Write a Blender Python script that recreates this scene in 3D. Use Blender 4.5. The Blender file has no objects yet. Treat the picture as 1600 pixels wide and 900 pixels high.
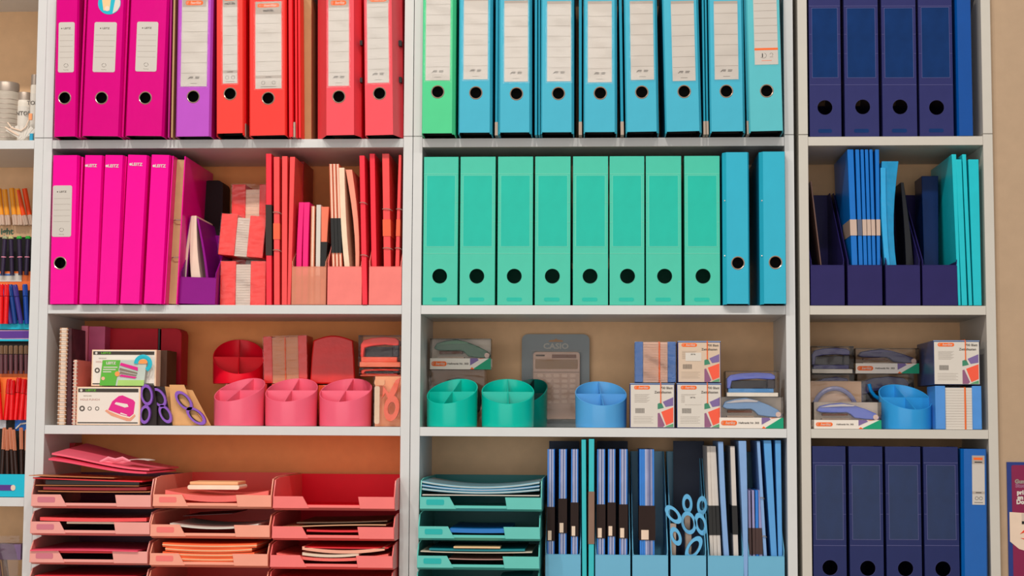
import bpy, bmesh, math, random
from mathutils import Matrix, Vector
random.seed(4)
sc = bpy.context.scene
C = sc.collection
PI = math.pi
R = math.radians

# ------------------------------------------------------------------ camera, light, exposure
F, CX, CZ, D = 2587.86, .3986, -.6023, 3.4507
YAW, PITCH, ROLL = .0541, .0821, .0050
cy_, sy_, cp_, sp_ = math.cos(YAW), math.sin(YAW), math.cos(PITCH), math.sin(PITCH)
FW = Vector((-sy_*cp_, cy_*cp_, sp_))
R0 = Vector((cy_, sy_, 0))
U0 = R0.cross(FW)
RT = R0*math.cos(ROLL) + U0*math.sin(ROLL)
UP = U0*math.cos(ROLL) - R0*math.sin(ROLL)
cam = bpy.data.cameras.new('camera')
cam.sensor_width = 36
cam.lens = F/1600*36
cam.clip_start = .05
camo = bpy.data.objects.new('camera', cam)
camo.matrix_world = Matrix(((RT.x, UP.x, -FW.x, CX), (RT.y, UP.y, -FW.y, -D), (RT.z, UP.z, -FW.z, CZ), (0, 0, 0, 1)))
C.objects.link(camo)
sc.camera = camo

sc.view_settings.view_transform = 'Standard'
sc.view_settings.look = 'None'
sc.view_settings.gamma = 1
sc.view_settings.exposure = -0.84
sc.cycles.transparent_max_bounces = 32
world = bpy.data.worlds.new('shop_ambience')
sc.world = world
world.use_nodes = True
bgn = world.node_tree.nodes['Background']
bgn.inputs[0].default_value = (1.0, .96, .91, 1)
bgn.inputs[1].default_value = .52


def lamp(name, loc, target, power, size, color=(1, .94, .86), spread=150, size_y=None):
    l = bpy.data.lights.new(name, 'AREA')
    l.energy = power
    l.size = size
    if size_y:
        l.shape = 'RECTANGLE'
        l.size_y = size_y
    else:
        l.shape = 'DISK'
    l.color = color
    l.spread = R(spread)
    o = bpy.data.objects.new(name, l)
    o.location = loc
    d = Vector(target) - Vector(loc)
    o.rotation_euler = d.to_track_quat('-Z', 'Y').to_euler()
    C.objects.link(o)
    return o


# ceiling spots in front of the shelves
lamp('ceiling_spot', (-1.5, -2.8, 2.3), (-.8, 0, -1.1), 42, .12)
lamp('ceiling_spot', (-.35, -2.7, 2.3), (-.35, 0, -1.1), 42, .12)
lamp('ceiling_spot', (.65, -2.8, 2.3), (.45, 0, -1.1), 33, .12)
lamp('ceiling_spot', (1.7, -2.9, 2.3), (1.1, 0, -1.1), 21, .12)
# added frontal fill, an unseen source reaching into the shelves
lamp('front_fill', (-.6, -5.0, 1.3), (.1, 0, -.6), 20, 2.2, (1, .96, .90), 170, .5)
# wide soft fill added behind the camera to brighten the shelf interiors
lamp('interior_fill', (-.6, -6.2, -.75), (.2, 0, -.75), 185, 7.0, (1, .975, .95), 175, 2.6)


def at(px, py, Y):
    d = FW + RT*((px-800)/F) + UP*((450-py)/F)
    t = (Y+D)/d.y
    return CX+t*d.x, CZ+t*d.z


# ------------------------------------------------------------------ materials
def s2l(c):
    c /= 255
    return c/12.92 if c <= .04045 else ((c+.055)/1.055)**2.4


GAIN = 1.12
MC = {}


def mat(name, rgb, rough=.45, metal=0., alpha=1., bump=0., bscale=300., coat=0., var=.05, spec=.3, trans=0.):
    key = (name, rgb, rough, metal, alpha, bump, bscale, coat)
    if key in MC:
        return MC[key]
    m = bpy.data.materials.new(name)
    m.use_nodes = True
    nt = m.node_tree
    b = nt.nodes['Principled BSDF']
    col = [min(.93, s2l(v)*GAIN) for v in rgb]
    if var:
        tc = nt.nodes.new('ShaderNodeTexCoord')
        n = nt.nodes.new('ShaderNodeTexNoise')
        n.inputs['Scale'].default_value = 35
        n.inputs['Detail'].default_value = 4
        nt.links.new(tc.outputs['Object'], n.inputs['Vector'])
        r = nt.nodes.new('ShaderNodeValToRGB')
        r.color_ramp.elements[0].position = .3
        r.color_ramp.elements[1].position = .7
        r.color_ramp.elements[0].color = [c*(1-var) for c in col]+[1]
        r.color_ramp.elements[1].color = [min(.95, c*(1+var)) for c in col]+[1]
        nt.links.new(n.outputs[0], r.inputs[0])
        nt.links.new(r.outputs[0], b.inputs['Base Color'])
    else:
        b.inputs['Base Color'].default_value = col+[1]
    b.inputs['Roughness'].default_value = rough
    b.inputs['Metallic'].default_value = metal
    b.inputs['Alpha'].default_value = alpha
    b.inputs['Specular IOR Level'].default_value = spec
    b.inputs['Coat Weight'].default_value = coat
    b.inputs['Coat Roughness'].default_value = .08
    if bump:
        tc = nt.nodes.new('ShaderNodeTexCoord')
        n = nt.nodes.new('ShaderNodeTexNoise')
        n.inputs['Scale'].default_value = bscale
        n.inputs['Detail'].default_value = 3
        bp = nt.nodes.new('ShaderNodeBump')
        bp.inputs['Strength'].default_value = bump
        bp.inputs['Distance'].default_value = .002
        nt.links.new(tc.outputs['Object'], n.inputs['Vector'])
        nt.links.new(n.outputs[0], bp.inputs['Height'])
        nt.links.new(bp.outputs[0], b.inputs['Normal'])
    MC[key] = m
    return m


def clear(name='clear_film', tint=(255, 255, 255), wrinkle=.5, scale=25., gloss=.07):
    key = ('clear', name, tint)
    if key in MC:
        return MC[key]
    m = bpy.data.materials.new(name)
    m.use_nodes = True
    nt = m.node_tree
    nt.nodes.clear()
    out = nt.nodes.new('ShaderNodeOutputMaterial')
    mix = nt.nodes.new('ShaderNodeMixShader')
    tr = nt.nodes.new('ShaderNodeBsdfTransparent')
    tr.inputs[0].default_value = [s2l(v) for v in tint]+[1]
    gl = nt.nodes.new('ShaderNodeBsdfGlossy')
    gl.inputs['Roughness'].default_value = .12
    tc = nt.nodes.new('ShaderNodeTexCoord')
    n = nt.nodes.new('ShaderNodeTexNoise')
    n.inputs['Scale'].default_value = scale
    mp = nt.nodes.new('ShaderNodeMapping')
    mp.inputs['Scale'].default_value = (1, 1, 2.2)
    bp = nt.nodes.new('ShaderNodeBump')
    bp.inputs['Strength'].default_value = wrinkle
    bp.inputs['Distance'].default_value = .006
    lw = nt.nodes.new('ShaderNodeLayerWeight')
    lw.inputs[0].default_value = .25
    ad = nt.nodes.new('ShaderNodeMath')
    ad.operation = 'ADD'
    ad.inputs[1].default_value = gloss
    nt.links.new(tc.outputs['Object'], mp.inputs[0])
    nt.links.new(mp.outputs[0], n.inputs['Vector'])
    nt.links.new(n.outputs[0], bp.inputs['Height'])
    nt.links.new(bp.outputs[0], gl.inputs['Normal'])
    nt.links.new(lw.outputs['Fresnel'], ad.inputs[0])
    nt.links.new(ad.outputs[0], mix.inputs[0])
    nt.links.new(tr.outputs[0], mix.inputs[1])
    nt.links.new(gl.outputs[0], mix.inputs[2])
    nt.links.new(mix.outputs[0], out.inputs[0])
    MC[key] = m
    return m


# ------------------------------------------------------------------ mesh helpers
class MB:
    def __init__(s):
        s.v, s.f, s.mi = [], [], []
        s.t = Matrix.Identity(4)
        s.cur = 0

    def add(s, vs, fs):
        b = len(s.v)
        s.v += [tuple(s.t @ Vector(v)) for v in vs]
        s.f += [[b+i for i in f] for f in fs]
        s.mi += [s.cur]*len(fs)
        return s

    def box(s, x0, x1, y0, y1, z0, z1):
        return s.add([(x0, y0, z0), (x1, y0, z0), (x1, y1, z0), (x0, y1, z0), (x0, y0, z1), (x1, y0, z1), (x1, y1, z1), (x0, y1, z1)],
                     [(3, 2, 1, 0), (4, 5, 6, 7), (0, 1, 5, 4), (1, 2, 6, 5), (2, 3, 7, 6), (3, 0, 4, 7)])

    def prism(s, poly, a, b, axis='y'):
        n = len(poly)
        def p(q, w):
            return {'y': (q[0], w, q[1]), 'z': (q[0], q[1], w), 'x': (w, q[0], q[1])}[axis]
        vs = [p(q, a) for q in poly]+[p(q, b) for q in poly]
        fs = [tuple(range(n)), tuple(range(2*n-1, n-1, -1))]+[(i, (i+1) % n, n+(i+1) % n, n+i) for i in range(n)]
        return s.add(vs, fs)

    def cyl(s, c, r0, r1, h, axis='z', n=20, caps=True):
        vs = []
        for k, r in ((0, r0), (h, r1)):
            for i in range(n):
                a = 2*PI*i/n
                u, w = r*math.cos(a), r*math.sin(a)
                d = {'z': (u, w, k), 'y': (u, k, w), 'x': (k, u, w)}[axis]
                vs.append((c[0]+d[0], c[1]+d[1], c[2]+d[2]))
        fs = [(i, (i+1) % n, n+(i+1) % n, n+i) for i in range(n)]
        if caps:
            fs += [tuple(range(n)), tuple(range(2*n-1, n-1, -1))]
        return s.add(vs, fs)

    def lathe(s, c, prof, n=24, tops=None):
        vs, fs = [], []
        m = len(prof)
        for r, z in prof:
            for i in range(n):
                a = 2*PI*i/n
                vs.append((c[0]+r*math.cos(a), c[1]+r*math.sin(a), c[2]+z))
        for k in range(m-1):
            for i in range(n):
                fs.append((k*n+i, k*n+(i+1) % n, (k+1)*n+(i+1) % n, (k+1)*n+i))
        return s.add(vs, fs)

    def ring(s, cx, cz, y0, y1, ro, ri, n=28):
        vs, fs = [], []
        for r, y in ((ri, y0+.0006), ((ri+ro)/2, y0), (ro, y0+.0008), (ro, y1), (ri, y1)):
            for i in range(n):
                a = 2*PI*i/n
                vs.append((cx+r*math.cos(a), y, cz+r*math.sin(a)))
        for k in range(5):
            k2 = (k+1) % 5
            for i in range(n):
                j = (i+1) % n
                fs.append((k*n+i, k*n+j, k2*n+j, k2*n+i))
        return s.add(vs, fs)

    def holed(s, x0, x1, z0, z1, y0, y1, cx, cz, r, n=28):
        angs = sorted(set([2*PI*i/n for i in range(n)]+[math.atan2(z-cz, x-cx) % (2*PI) for x in (x0, x1) for z in (z0, z1)]))
        m = len(angs)
        inner, outer = [], []
        for a in angs:
            c, q = math.cos(a), math.sin(a)
            t = min([((x1 if c > 0 else x0)-cx)/c if abs(c) > 1e-9 else 1e9, ((z1 if q > 0 else z0)-cz)/q if abs(q) > 1e-9 else 1e9])
            inner.append((cx+r*c, cz+r*q))
            outer.append((cx+t*c, cz+t*q))
        vs = [(p[0], y, p[1]) for y in (y0, y1) for L in (inner, outer) for p in L]
        fs = []
        for i in range(m):
            j = (i+1) % m
            fs += [(i, j, m+j, m+i), (2*m+i, 3*m+i, 3*m+j, 2*m+j), (i, 2*m+i, 2*m+j, j), (m+i, m+j, 3*m+j, 3*m+i)]
        return s.add(vs, fs)

    def tube(s, pts, r, n=8, closed=False, flat=1.0):
        P = [Vector(p) for p in pts]
        m = len(P)
        vs, fs = [], []
        prev = Vector((0, 1, 0))
        for i in range(m):
            a = P[(i-1) % m] if (closed or i > 0) else P[i]
            b = P[(i+1) % m] if (closed or i < m-1) else P[i]
            t = (b-a).normalized()
            u = t.cross(prev)
            if u.length < 1e-4:
                u = t.cross(Vector((1, 0, .1)))
            u.normalize()
            w = u.cross(t).normalized()
            prev = w
            rr = r[i] if isinstance(r, (list, tuple)) else r
            for k in range(n):
                q = 2*PI*k/n
                vs.append(tuple(P[i]+u*(rr*math.cos(q))+w*(rr*flat*math.sin(q))))
        for i in range(m if closed else m-1):
            j = (i+1) % m
            for k in range(n):
                l = (k+1) % n
                fs.append((i*n+k, i*n+l, j*n+l, j*n+k))
        if not closed:
            fs += [tuple(range(n)), tuple((m-1)*n+k for k in range(n-1, -1, -1))]
        return s.add(vs, fs)

    def sheet(s, f, nu, nv, th):
        """f(u,v)->point, th = thickness vector"""
        T = Vector(th)
        if T.length < .0004:        # clear film: one surface
            g = lambda i, j: i*(nv+1)+j
            return s.add([tuple(f(i/nu, j/nv)) for i in range(nu+1) for j in range(nv+1)],
                         [(g(i, j), g(i+1, j), g(i+1, j+1), g(i, j+1)) for i in range(nu) for j in range(nv)])
        vs, fs = [], []
        for side in (0, 1):
            for i in range(nu+1):
                for j in range(nv+1):
                    vs.append(tuple(Vector(f(i/nu, j/nv))+T*side))
        N = (nu+1)*(nv+1)
        g = lambda i, j: i*(nv+1)+j
        for i in range(nu):
            for j in range(nv):
                fs.append((g(i, j), g(i+1, j), g(i+1, j+1), g(i, j+1)))
                fs.append(tuple(N+k for k in (g(i, j+1), g(i+1, j+1), g(i+1, j), g(i, j))))
        for i in range(nu):
            fs.append((g(i, 0), N+g(i, 0), N+g(i+1, 0), g(i+1, 0)))
            fs.append((g(i, nv), g(i+1, nv), N+g(i+1, nv), N+g(i, nv)))
        for j in range(nv):
            fs.append((g(0, j), g(0, j+1), N+g(0, j+1), N+g(0, j)))
            fs.append((g(nu, j), N+g(nu, j), N+g(nu, j+1), g(nu, j+1)))
        return s.add(vs, fs)

    def build(s, name, mats, parent=None, bevel=0., smooth=35):
        if not isinstance(mats, (list, tuple)):
            mats = [mats]
        me = bpy.data.meshes.new(name)
        me.from_pydata(s.v, [], s.f)
        bm = bmesh.new()
        bm.from_mesh(me)
        bmesh.ops.recalc_face_normals(bm, faces=bm.faces)
        bm.to_mesh(me)
        bm.free()
        for m in mats:
            me.materials.append(m)
        me.polygons.foreach_set('material_index', s.mi)
        me.polygons.foreach_set('use_smooth', [True]*len(me.polygons))
        me.set_sharp_from_angle(angle=R(smooth))
        o = bpy.data.objects.new(name, me)
        C.objects.link(o)
        if name in ('printed_marks', 'ruling', 'sheet_edges', 'fine_print', 'barcode', 'bead_ring', 'recycling_mark', 'printed_lines', 'label_frame'):
            o['kind'] = 'stuff'
        if parent:
            o.parent = parent
        if bevel:
            b = o.modifiers.new('bevel', 'BEVEL')
            b.width = bevel
            b.segments = 2
            b.limit_method = 'ANGLE'
            b.angle_limit = R(40)
        return o


def rrect(x0, x1, z0, z1, r, n=4):
    out = []
    for cx, cz, a0 in ((x1-r, z1-r, 0), (x0+r, z1-r, 90), (x0+r, z0+r, 180), (x1-r, z0+r, 270)):
        for k in range(n+1):
            a = R(a0+90*k/n)
            out.append((cx+r*math.cos(a), cz+r*math.sin(a)))
    return out


def thing(name, label, cat, loc=(0, 0, 0), group=None, rot=(0, 0, 0)):
    o = bpy.data.objects.new(name, None)
    o.empty_display_size = .02
    C.objects.link(o)
    o.location = loc
    o.rotation_euler = rot
    tag(o, label, cat, group)
    return o


def tag(o, label, cat, group=None):
    o['label'] = label
    o['category'] = cat
    if group:
        o['group'] = group
    return o


TC = {}


def text(s, size, x, z, y, m, parent, flip=False, bold=.0, name='lettering', wide=1., italic=0.):
    key = (s, bold, italic)
    if key not in TC:
        cu = bpy.data.curves.new('lettering', 'FONT')
        cu.body = s
        cu.size = 1
        cu.align_x = 'CENTER'
        cu.align_y = 'CENTER'
        cu.extrude = .01
        cu.offset = bold
        cu.shear = italic
        cu.resolution_u = 2
        o = bpy.data.objects.new('t', cu)
        C.objects.link(o)
        dg = bpy.context.evaluated_depsgraph_get()
        me = bpy.data.meshes.new_from_object(o.evaluated_get(dg))
        bpy.data.objects.remove(o)
        TC[key] = me
    me = TC[key].copy()
    me.name = 'lettering'
    me.materials.clear()
    me.materials.append(m)
    o = bpy.data.objects.new(name, me)
    o.parent = parent
    o.location = (x, y, z)
    o.scale = (size*wide, size, min(size, .02))
    o.rotation_euler = (PI/2, PI if flip else 0, 0)
    C.objects.link(o)
    return o


ORD = ['first', 'second', 'third', 'fourth', 'fifth', 'sixth', 'seventh', 'eighth', 'ninth']

# ------------------------------------------------------------------ palette
WHITE = mat('white_laminate', (204, 204, 203), .38, bump=.02, bscale=80, var=.015)
WHITE_R = mat('white_laminate_dim_lit', (196, 190, 180), .38, bump=.02, bscale=80, var=.015)  # dimmer, yellower light at the right end put into the white
BACKP = mat('hardboard_back', (222, 180, 138), .6, bump=.03, bscale=200, var=.04)
BACKL = mat('hardboard_back_red_spill', (245, 152, 88), .6, bump=.03, bscale=200, var=.04)  # orange light spilling off the red stationery put into the tan hardboard
WALL = mat('tan_wall_paint', (178, 151, 124), .8, bump=.15, bscale=900, var=.03)
FLOOR = mat('shop_floor', (150, 135, 118), .5, var=.08)
CHROME = mat('polished_ring', (235, 205, 185), .22, metal=1., var=0)
STEEL = mat('steel_edge', (158, 140, 126), .5, metal=.5, var=0)
BLACK = mat('black_plastic', (26, 24, 22), .4, var=0)
DARK = mat('dark_lining_and_shade', (30, 28, 27), .8, var=.1)
PAPER = mat('white_paper', (208, 200, 190), .55, var=.015)
PAPER2 = mat('cream_paper', (225, 200, 178), .6, var=.04)
GREYP = mat('grey_print', (170, 158, 148), .6, var=0)
LINE = mat('ruled_line', (148, 136, 126), .7, var=0)
INK = mat('printed_ink', (95, 88, 82), .7, var=0)
ORANGE = mat('orange_print', (252, 102, 28), .5, var=0)
LABP = mat('label_paper', (195, 187, 179), .55, var=.015)
FILM = clear('pocket_film', wrinkle=.02, gloss=.015)
HOOD = clear('clear_hood', (248, 243, 238), .6, 18., .0)

# ------------------------------------------------------------------ structure
PT = .0195      # panel thickness
SH = .0194
DEP = .256
Z1, Z2, Z3, Z4 = 0., -.3536, -.6082, -.960
ZF = -2.02
b = MB().box(-2.6, 1.2120, DEP+.012, DEP+.10, ZF, 1.2)
o = b.build('wall_back', WALL)
o['kind'] = 'structure'
b = MB().box(1.2125, 3.0, .012, DEP+.011, ZF, 1.2)
o = b.build('wall_right', WALL)
o['kind'] = 'structure'
b = MB().box(-3.2, 3.6, -6, DEP+.012, ZF-.05, ZF)
o = b.build('floor', FLOOR)
o['kind'] = 'structure'


def bookcase(label, x0, x1, tops, mw, mback, tin):
    t = thing('bookcase', label, 'bookcase', (x0, 0, ZF))
    w = x1-x0
    H = -ZF
    for xa in (0, w-PT):
        MB().box(xa, xa+PT, 0, DEP, 0, H+.0035).build('side_panel', mw, t, .0006)
        MB().box(xa, xa+PT, 0, DEP, H+.0047, H+.365).build('upper_side_panel', mw, t, .0006)
    for z in tops:
        MB().box(PT+.0003, w-PT-.0003, .0005, DEP-.001, z-ZF-SH, z-ZF-.0007).build('shelf', mw, t, .0006)
    MB().box(PT, w-PT, .0, DEP, H+.345, H+.365).build('top_panel', mw, t)
    MB().box(0.002, w-.002, DEP, DEP+.004, .01, H+.36).build('back_panel', mback, t)
    MB().box(PT, w-PT, .01, .02, 0, .08).build('plinth', mw, t)
    return t


LT = [Z1, Z2, Z3, Z4, -1.32, -1.64, -1.94]
bookcase('white bookcase cut off by the left edge, holding pens and tins', -1.5951, -.7953, [Z1, -.7605, -1.1, -1.5, -1.94], WHITE, BACKP, 0)
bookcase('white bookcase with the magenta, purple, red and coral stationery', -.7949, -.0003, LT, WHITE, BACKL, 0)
bookcase('white bookcase with the green, teal and light blue stationery', .0010, .8000, LT, WHITE, BACKP, 0)
bookcase('narrow white bookcase with the navy blue files at the right end', .8099, 1.2097, LT, WHITE_R, BACKP, 0)


def leanroot(name, label, cat, xb, yb, xt, yt, Yf, zb, w=0., group=None, zlift=0., wneg=0.):
    X0, _ = at(xb, yb, Yf)
    Xt, Zt = at(xt, yt, Yf)
    tilt = math.atan2(Xt-X0, Zt-zb)
    lift = max(0, w*math.sin(tilt)) + max(0, -wneg*math.sin(tilt))
    root = thing(name, label, cat, (X0, Yf, zb+lift+zlift), group, (0, tilt, 0))
    inv = (Matrix.Translation((X0, Yf, zb+lift+zlift)) @ Matrix.Rotation(tilt, 4, 'Y')).inverted()

    def loc(px, py, y=0.):
        X, Z = at(px, py, Yf+y)
        q = inv @ Vector((X, Yf+y, Z))
        return q.x, q.z
    return root, loc


MOTTLE = dict(rough=.24, bump=.35, bscale=160)
PXM = D/F


def binder(label, rgb, xb0, xb1, xt0, yb, Yf, zb, h=.318, ring=None, lab=None, style=None, fl=(.004, .008), fr=(.004, .008),
           stripes=(), group=None, m=None, side=None, lift=.0, cat='binder', name='binder', yt=0, lines=None, depth=.285, ringr=10.6):
    m = m or mat('binder_board', rgb, .42, bump=.05, bscale=500, var=.02)
    ms = m
    if side:
        ms = mat('binder_side_board', side, .42, bump=.05, bscale=500, var=.02)
    w = at(xb1, yb, Yf)[0]-at(xb0, yb, Yf)[0]
    depth = min(depth, .2535-Yf)
    t, loc = leanroot(name, label, cat, xb0, yb, xt0, yt, Yf, zb, w+fr[0], group, wneg=fl[0])
    b = MB()
    r = ringr*PXM
    if ring:
        rx, rz = loc(*ring)
        b.holed(0, w, lift, h, 0, .0025, rx, rz, r*.86)
    else:
        b.box(0, w, 0, .0025, lift, h) if 0 else b.box(0, w, 0, .0025, lift, h)
    b.prism([(0, 0), (0, .0025), (-fl[0]+.002, fl[1]), (-fl[0], fl[1]-.001)], lift*.3, h, 'z')
    b.prism([(w, 0), (w, .0025), (w+fr[0]-.002, fr[1]), (w+fr[0], fr[1]-.001)], lift*.3, h, 'z')
    b.build('spine', m, t)
    for x in (-fl[0], w+fr[0]-.0022):
        y0 = fl[1] if x < 0 else fr[1]
        MB().box(x, x+.0022, y0, depth, 0, h).build('cover', ms, t, .0005)
    # lining inside, its grey blackened to stand for the shade in there
    b = MB()
    b.box(-fl[0]+.0023, -fl[0]+.0030, fl[1]+.004, depth-.002, .002, h-.002)
    b.box(w+fr[0]-.0030, w+fr[0]-.0023, fr[1]+.004, depth-.002, .002, h-.002)
    b.build('lining', DARK, t)
    if ring:
        MB().box(.004, w-.004, .05, .052, lift+.004, h-.004).build('hole_shade_board', DARK, t)  # dark board added behind the finger hole as its inner shade
    MB().box(.006, w-.006, .19, .215, .004, h-.004).build('rear_shade_board', DARK, t)  # second dark board added deeper in, also standing for shade
    for (sx, sw, top, metal) in stripes:        # loose cover boards showing beside the spine
        X = at(sx, yb, Yf+(.07 if metal == 'tan' and sw > 5 else .012))[0]-t.location.x
        MB().box(X, X+sw*PXM, .07 if metal == 'tan' and sw > 5 else .012, depth, max(0, X*math.sin(t.rotation_euler.y))+max(0, -.0+X*math.sin(t.rotation_euler.y))*0+abs(min(0, X))*0, h-.002).build('cover', ms if not metal == 'tan' else mat('tan_lining', (176, 142, 98), .7), t, .0005)
        if metal and metal != 'tan':
            MB().box(X-.0004, X+sw*PXM+.0004, .0112, .05, 0, .028).build('edge_protector', STEEL, t)
    if ring:
        MB().ring(rx, rz, -.0012, .003, r, r*.84).build('finger_ring', CHROME, t)
    if lab:
        x0, z1 = loc(lab[0], lab[1])
        x1, z0 = loc(lab[2], lab[3])
        labelplate(t, x0, x1, z0, z1, style)
    return t, loc, w


def symbols(b, cx, cz, s, y):
    """row of small certification marks, printed"""
    b.prism([(cx-2.0*s, cz-.3*s), (cx-1.3*s, cz+.45*s), (cx-.2*s, cz+.45*s), (cx-.2*s, cz+.2*s), (cx-1.2*s, cz+.2*s), (cx-1.7*s, cz-.3*s)], y, y-.0002)
    b.box(cx-1.2*s, cx-.3*s, y-.0002, y, cz-.15*s, cz+.02*s)
    b.box(cx+.5*s, cx+1.9*s, y-.0002, y, cz+.2*s, cz+.42*s)
    b.box(cx+.4*s, cx+1.7*s, y-.0002, y, cz-.2*s, cz+.0*s)


def labelplate(t, x0, x1, z0, z1, style):
    cx = (x0+x1)/2
    w = x1-x0
    L = z1-z0
    if style == 'round':
        p = MB().prism(rrect(x0, x1, z0, z1, .004), -.0006, .0002).build('label', LABP, t)
        b = MB()
        for k in range(5):
            z = z1-.028-k*.0118*L/.105
            b.box(x0+.003, x1-.003, -.0008, -.0006, z, z+.0004)
        b.build('ruling', LINE, p)
        text('LEITZ', .0052, cx+.001, z1-.0135, -.0008, INK, p, False, .02, wide=1.2)
        MB().cyl((cx-.0105, -.0009, z1-.0135), .0014, .0014, .0003, 'y', 10).build('logo_dot', INK, p)
        b = MB()
        zc = z0+.015
        for a0, a1 in ((90, 200), (210, 320), (330, 440)):
            pts = [(cx+.0045*math.cos(R(a)), -.0007, zc+.0038*math.sin(R(a))) for a in range(a0, a1, 20)]
            b.tube(pts, .00035, 4)
        b.build('recycling_mark', INK, p)
        text('Recycling', .0028, cx, z0+.0055, -.0008, LINE, p)
        return p
    p = MB().box(x0, x1, -.0006, .0002, z0, z1).build('label', LABP, t)
    b = MB()
    if style == 'max':
        hz = z1-.027
        MB().box(x0, x1, -.0008, -.0006, hz, z1).build('header_band', GREYP, p)
        logo(p, cx, z1-.0085, w*.84, .0082, -.0009)
        text('maX.file', .0068, cx, z1-.0195, -.001, BLACK, p, False, .02)
        fz = z0+.022
        MB().box(x0, x1, -.0008, -.0006, fz, fz+.006).build('header_band', GREYP, p)
        text('protect', .004, cx, fz+.003, -.001, INK, p, False, .02)
        zs = [hz-(k+1)*.0205 for k in range(int((hz-fz-.01)/.0205))]
        for sx in (-1, 1):
            b.tube([(cx+sx*w*.2+.0036*math.cos(R(a)), -.0007, z0+.0125+.0036*math.sin(R(a))) for a in range(0, 360, 30)], .0003, 4, True)
        b.box(cx-w*.3, cx+w*.3, -.0008, -.0006, z0+.0035, z0+.0043)
    elif style == 'plain':      # label with an orange line
        oz = z0+.0305
        MB().box(x0, x1, -.0009, -.0006, oz, oz+.0044).build('orange_band', ORANGE, p)
        text('1', .011, cx-.008, z0+.019, -.001, BLACK, p, False, .03)
        b.tube([(cx-.006+.0062*math.cos(R(a)), -.0007, z0+.019+.0055*math.sin(R(a))) for a in range(-150, 90, 20)], .0003, 4)
        b.tube([(cx+.0105+.003*math.cos(R(a)), -.0007, z0+.021+.003*math.sin(R(a))) for a in range(-60, 200, 20)], .0003, 4)
        b.box(cx+.007, cx+.014, -.0008, -.0006, z0+.0155, z0+.0161)
        MB().box(cx-.01, cx+.011, -.0008, -.0006, z0+.008, z0+.0088).build('orange_print', ORANGE, p)
        zs = [oz+.02+k*.0157 for k in range(8) if oz+.02+k*.0157 < z1-.004]
    else:
        if style == 'top':
            MB().box(x0, x1, -.0008, -.0006, z1-.010 if L > .19 else z1-.006, z1).build('header_band', GREYP, p)
        symbols(b, cx, z0+.018, .0064, -.0006)
        b.box(cx-.007, cx+.007, -.0008, -.0006, z0+.0062, z0+.0069)
        zs = [z0+.0285+k*.0222 for k in range(8) if z0+.0285+k*.0222 < z1-.012]
    b.build('printed_marks', INK, p)
    b = MB()
    for z in zs:
        b.box(x0+.0015, x1-.0005, -.0008, -.0006, z, z+.0006)
    b.build('ruling', LINE, p)
    # wavy clear pocket over the label
    rx = random.random()*9

    def f(u, v):
        x = x0-.003+(w+.006)*u
        z = z0-.004+(L+.004)*v
        return x, -.0018-.00018*math.sin(v*27+rx+2.5*u)*math.sin(PI*u)-.00012*math.sin(v*15+rx*2-u*3), z
    MB().sheet(f, 5, 40, (0, -.0002, 0)).build('label_pocket', FILM, t, smooth=180)
    return p


def logo(parent, cx, cz, w, h, y, m=None):
    p = MB().prism(rrect(cx-w/2, cx+w/2, cz-h/2, cz+h/2, h*.48), y, y+.0004).build('logo_badge', m or ORANGE, parent) if parent.parent is None else \
        MB().prism(rrect(cx-w/2, cx+w/2, cz-h/2, cz+h/2, h*.48), y, y+.0004).build('logo_badge', m or ORANGE, parent)
    text('herlitz', h*.86, cx+w*.07, cz, y-.0003, PAPER, parent, False, .01, wide=min(1.5, w*.64/(h*.86*2.75)), italic=.3)
    b = MB()
    b.tube([(cx-w*.38+h*.2*math.cos(R(a)), y-.0002, cz+h*.2*math.sin(R(a))) for a in range(30, 330, 30)], h*.045, 4)
    b.build('logo_mark', PAPER, parent)
    return p


# ------------------------------------------------------------------ row 1, left bay: lever arch binders
Y1 = -.033
MAG = mat('magenta_glossy_board', (206, 0, 122), .24, bump=.12, bscale=90, var=.02, spec=.12)
LEI = dict(m=MAG, style='round', lift=.001)
t, loc, w = binder('narrow magenta binder with rounded white label against the top left upright', None, 85, 117, 89, 217, Y1, Z1, ring=(101, 153), lab=(92, 35, 115.5, 113), fl=(.002, .004), fr=(.003, .006), **LEI)
t, loc, w = binder('wide magenta binder with a round blue sticker above its label', None, 129, 184, 138.5, 217, Y1, Z1, ring=(158.7, 153), lab=(148, 34.5, 179.5, 113), stripes=((122.5, 3.4, 0, 0),), **LEI)
# round promotional sticker
sx, sz = loc(171, 5)
st = MB().cyl((sx, -.0007, sz), .0245, .0245, .0006, 'y', 32).build('round_sticker', mat('sticker_blue', (20, 175, 195), .35, var=0), t)
MB().prism([(sx-.018, sz+.02), (sx-.012, sz-.016), (sx+.001, sz-.016), (sx+.004, sz+.02)], -.0009, -.0006).build('sticker_print', mat('sticker_peach', (250, 190, 140), .5, var=0), st)
MB().cyl((sx-.004, -.0011, sz-.012), .0055, .0055, .0004, 'y', 16).build('sticker_print', PAPER2, st)
MB().prism([(sx+.008, sz-.0225), (sx+.014, sz+.019), (sx+.019, sz+.014), (sx+.0235, sz+.004), (sx+.0232, sz-.006), (sx+.018, sz-.016)], -.0009, -.0006).build('sticker_print', PAPER, st)
t, loc, w = binder('wide magenta binder with rounded white label beside the lilac binder', None, 197, 252, 206, 217, Y1, Z1, ring=(227, 153), lab=(214.5, 34, 244.5, 112), stripes=((189.5, 3.4, 0, 0),), **LEI)
t, loc, w = binder('lilac binder with long white label and orange badge at the top', (178, 72, 188), 276, 326, 280, 216, Y1, Z1, ring=(302, 151), lab=(285, -15, 323, 135), style='max2', side=(170, 10, 120),
       stripes=((262, 2.6, 0, 0), (267, 3, 0, 'tan')))


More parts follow.
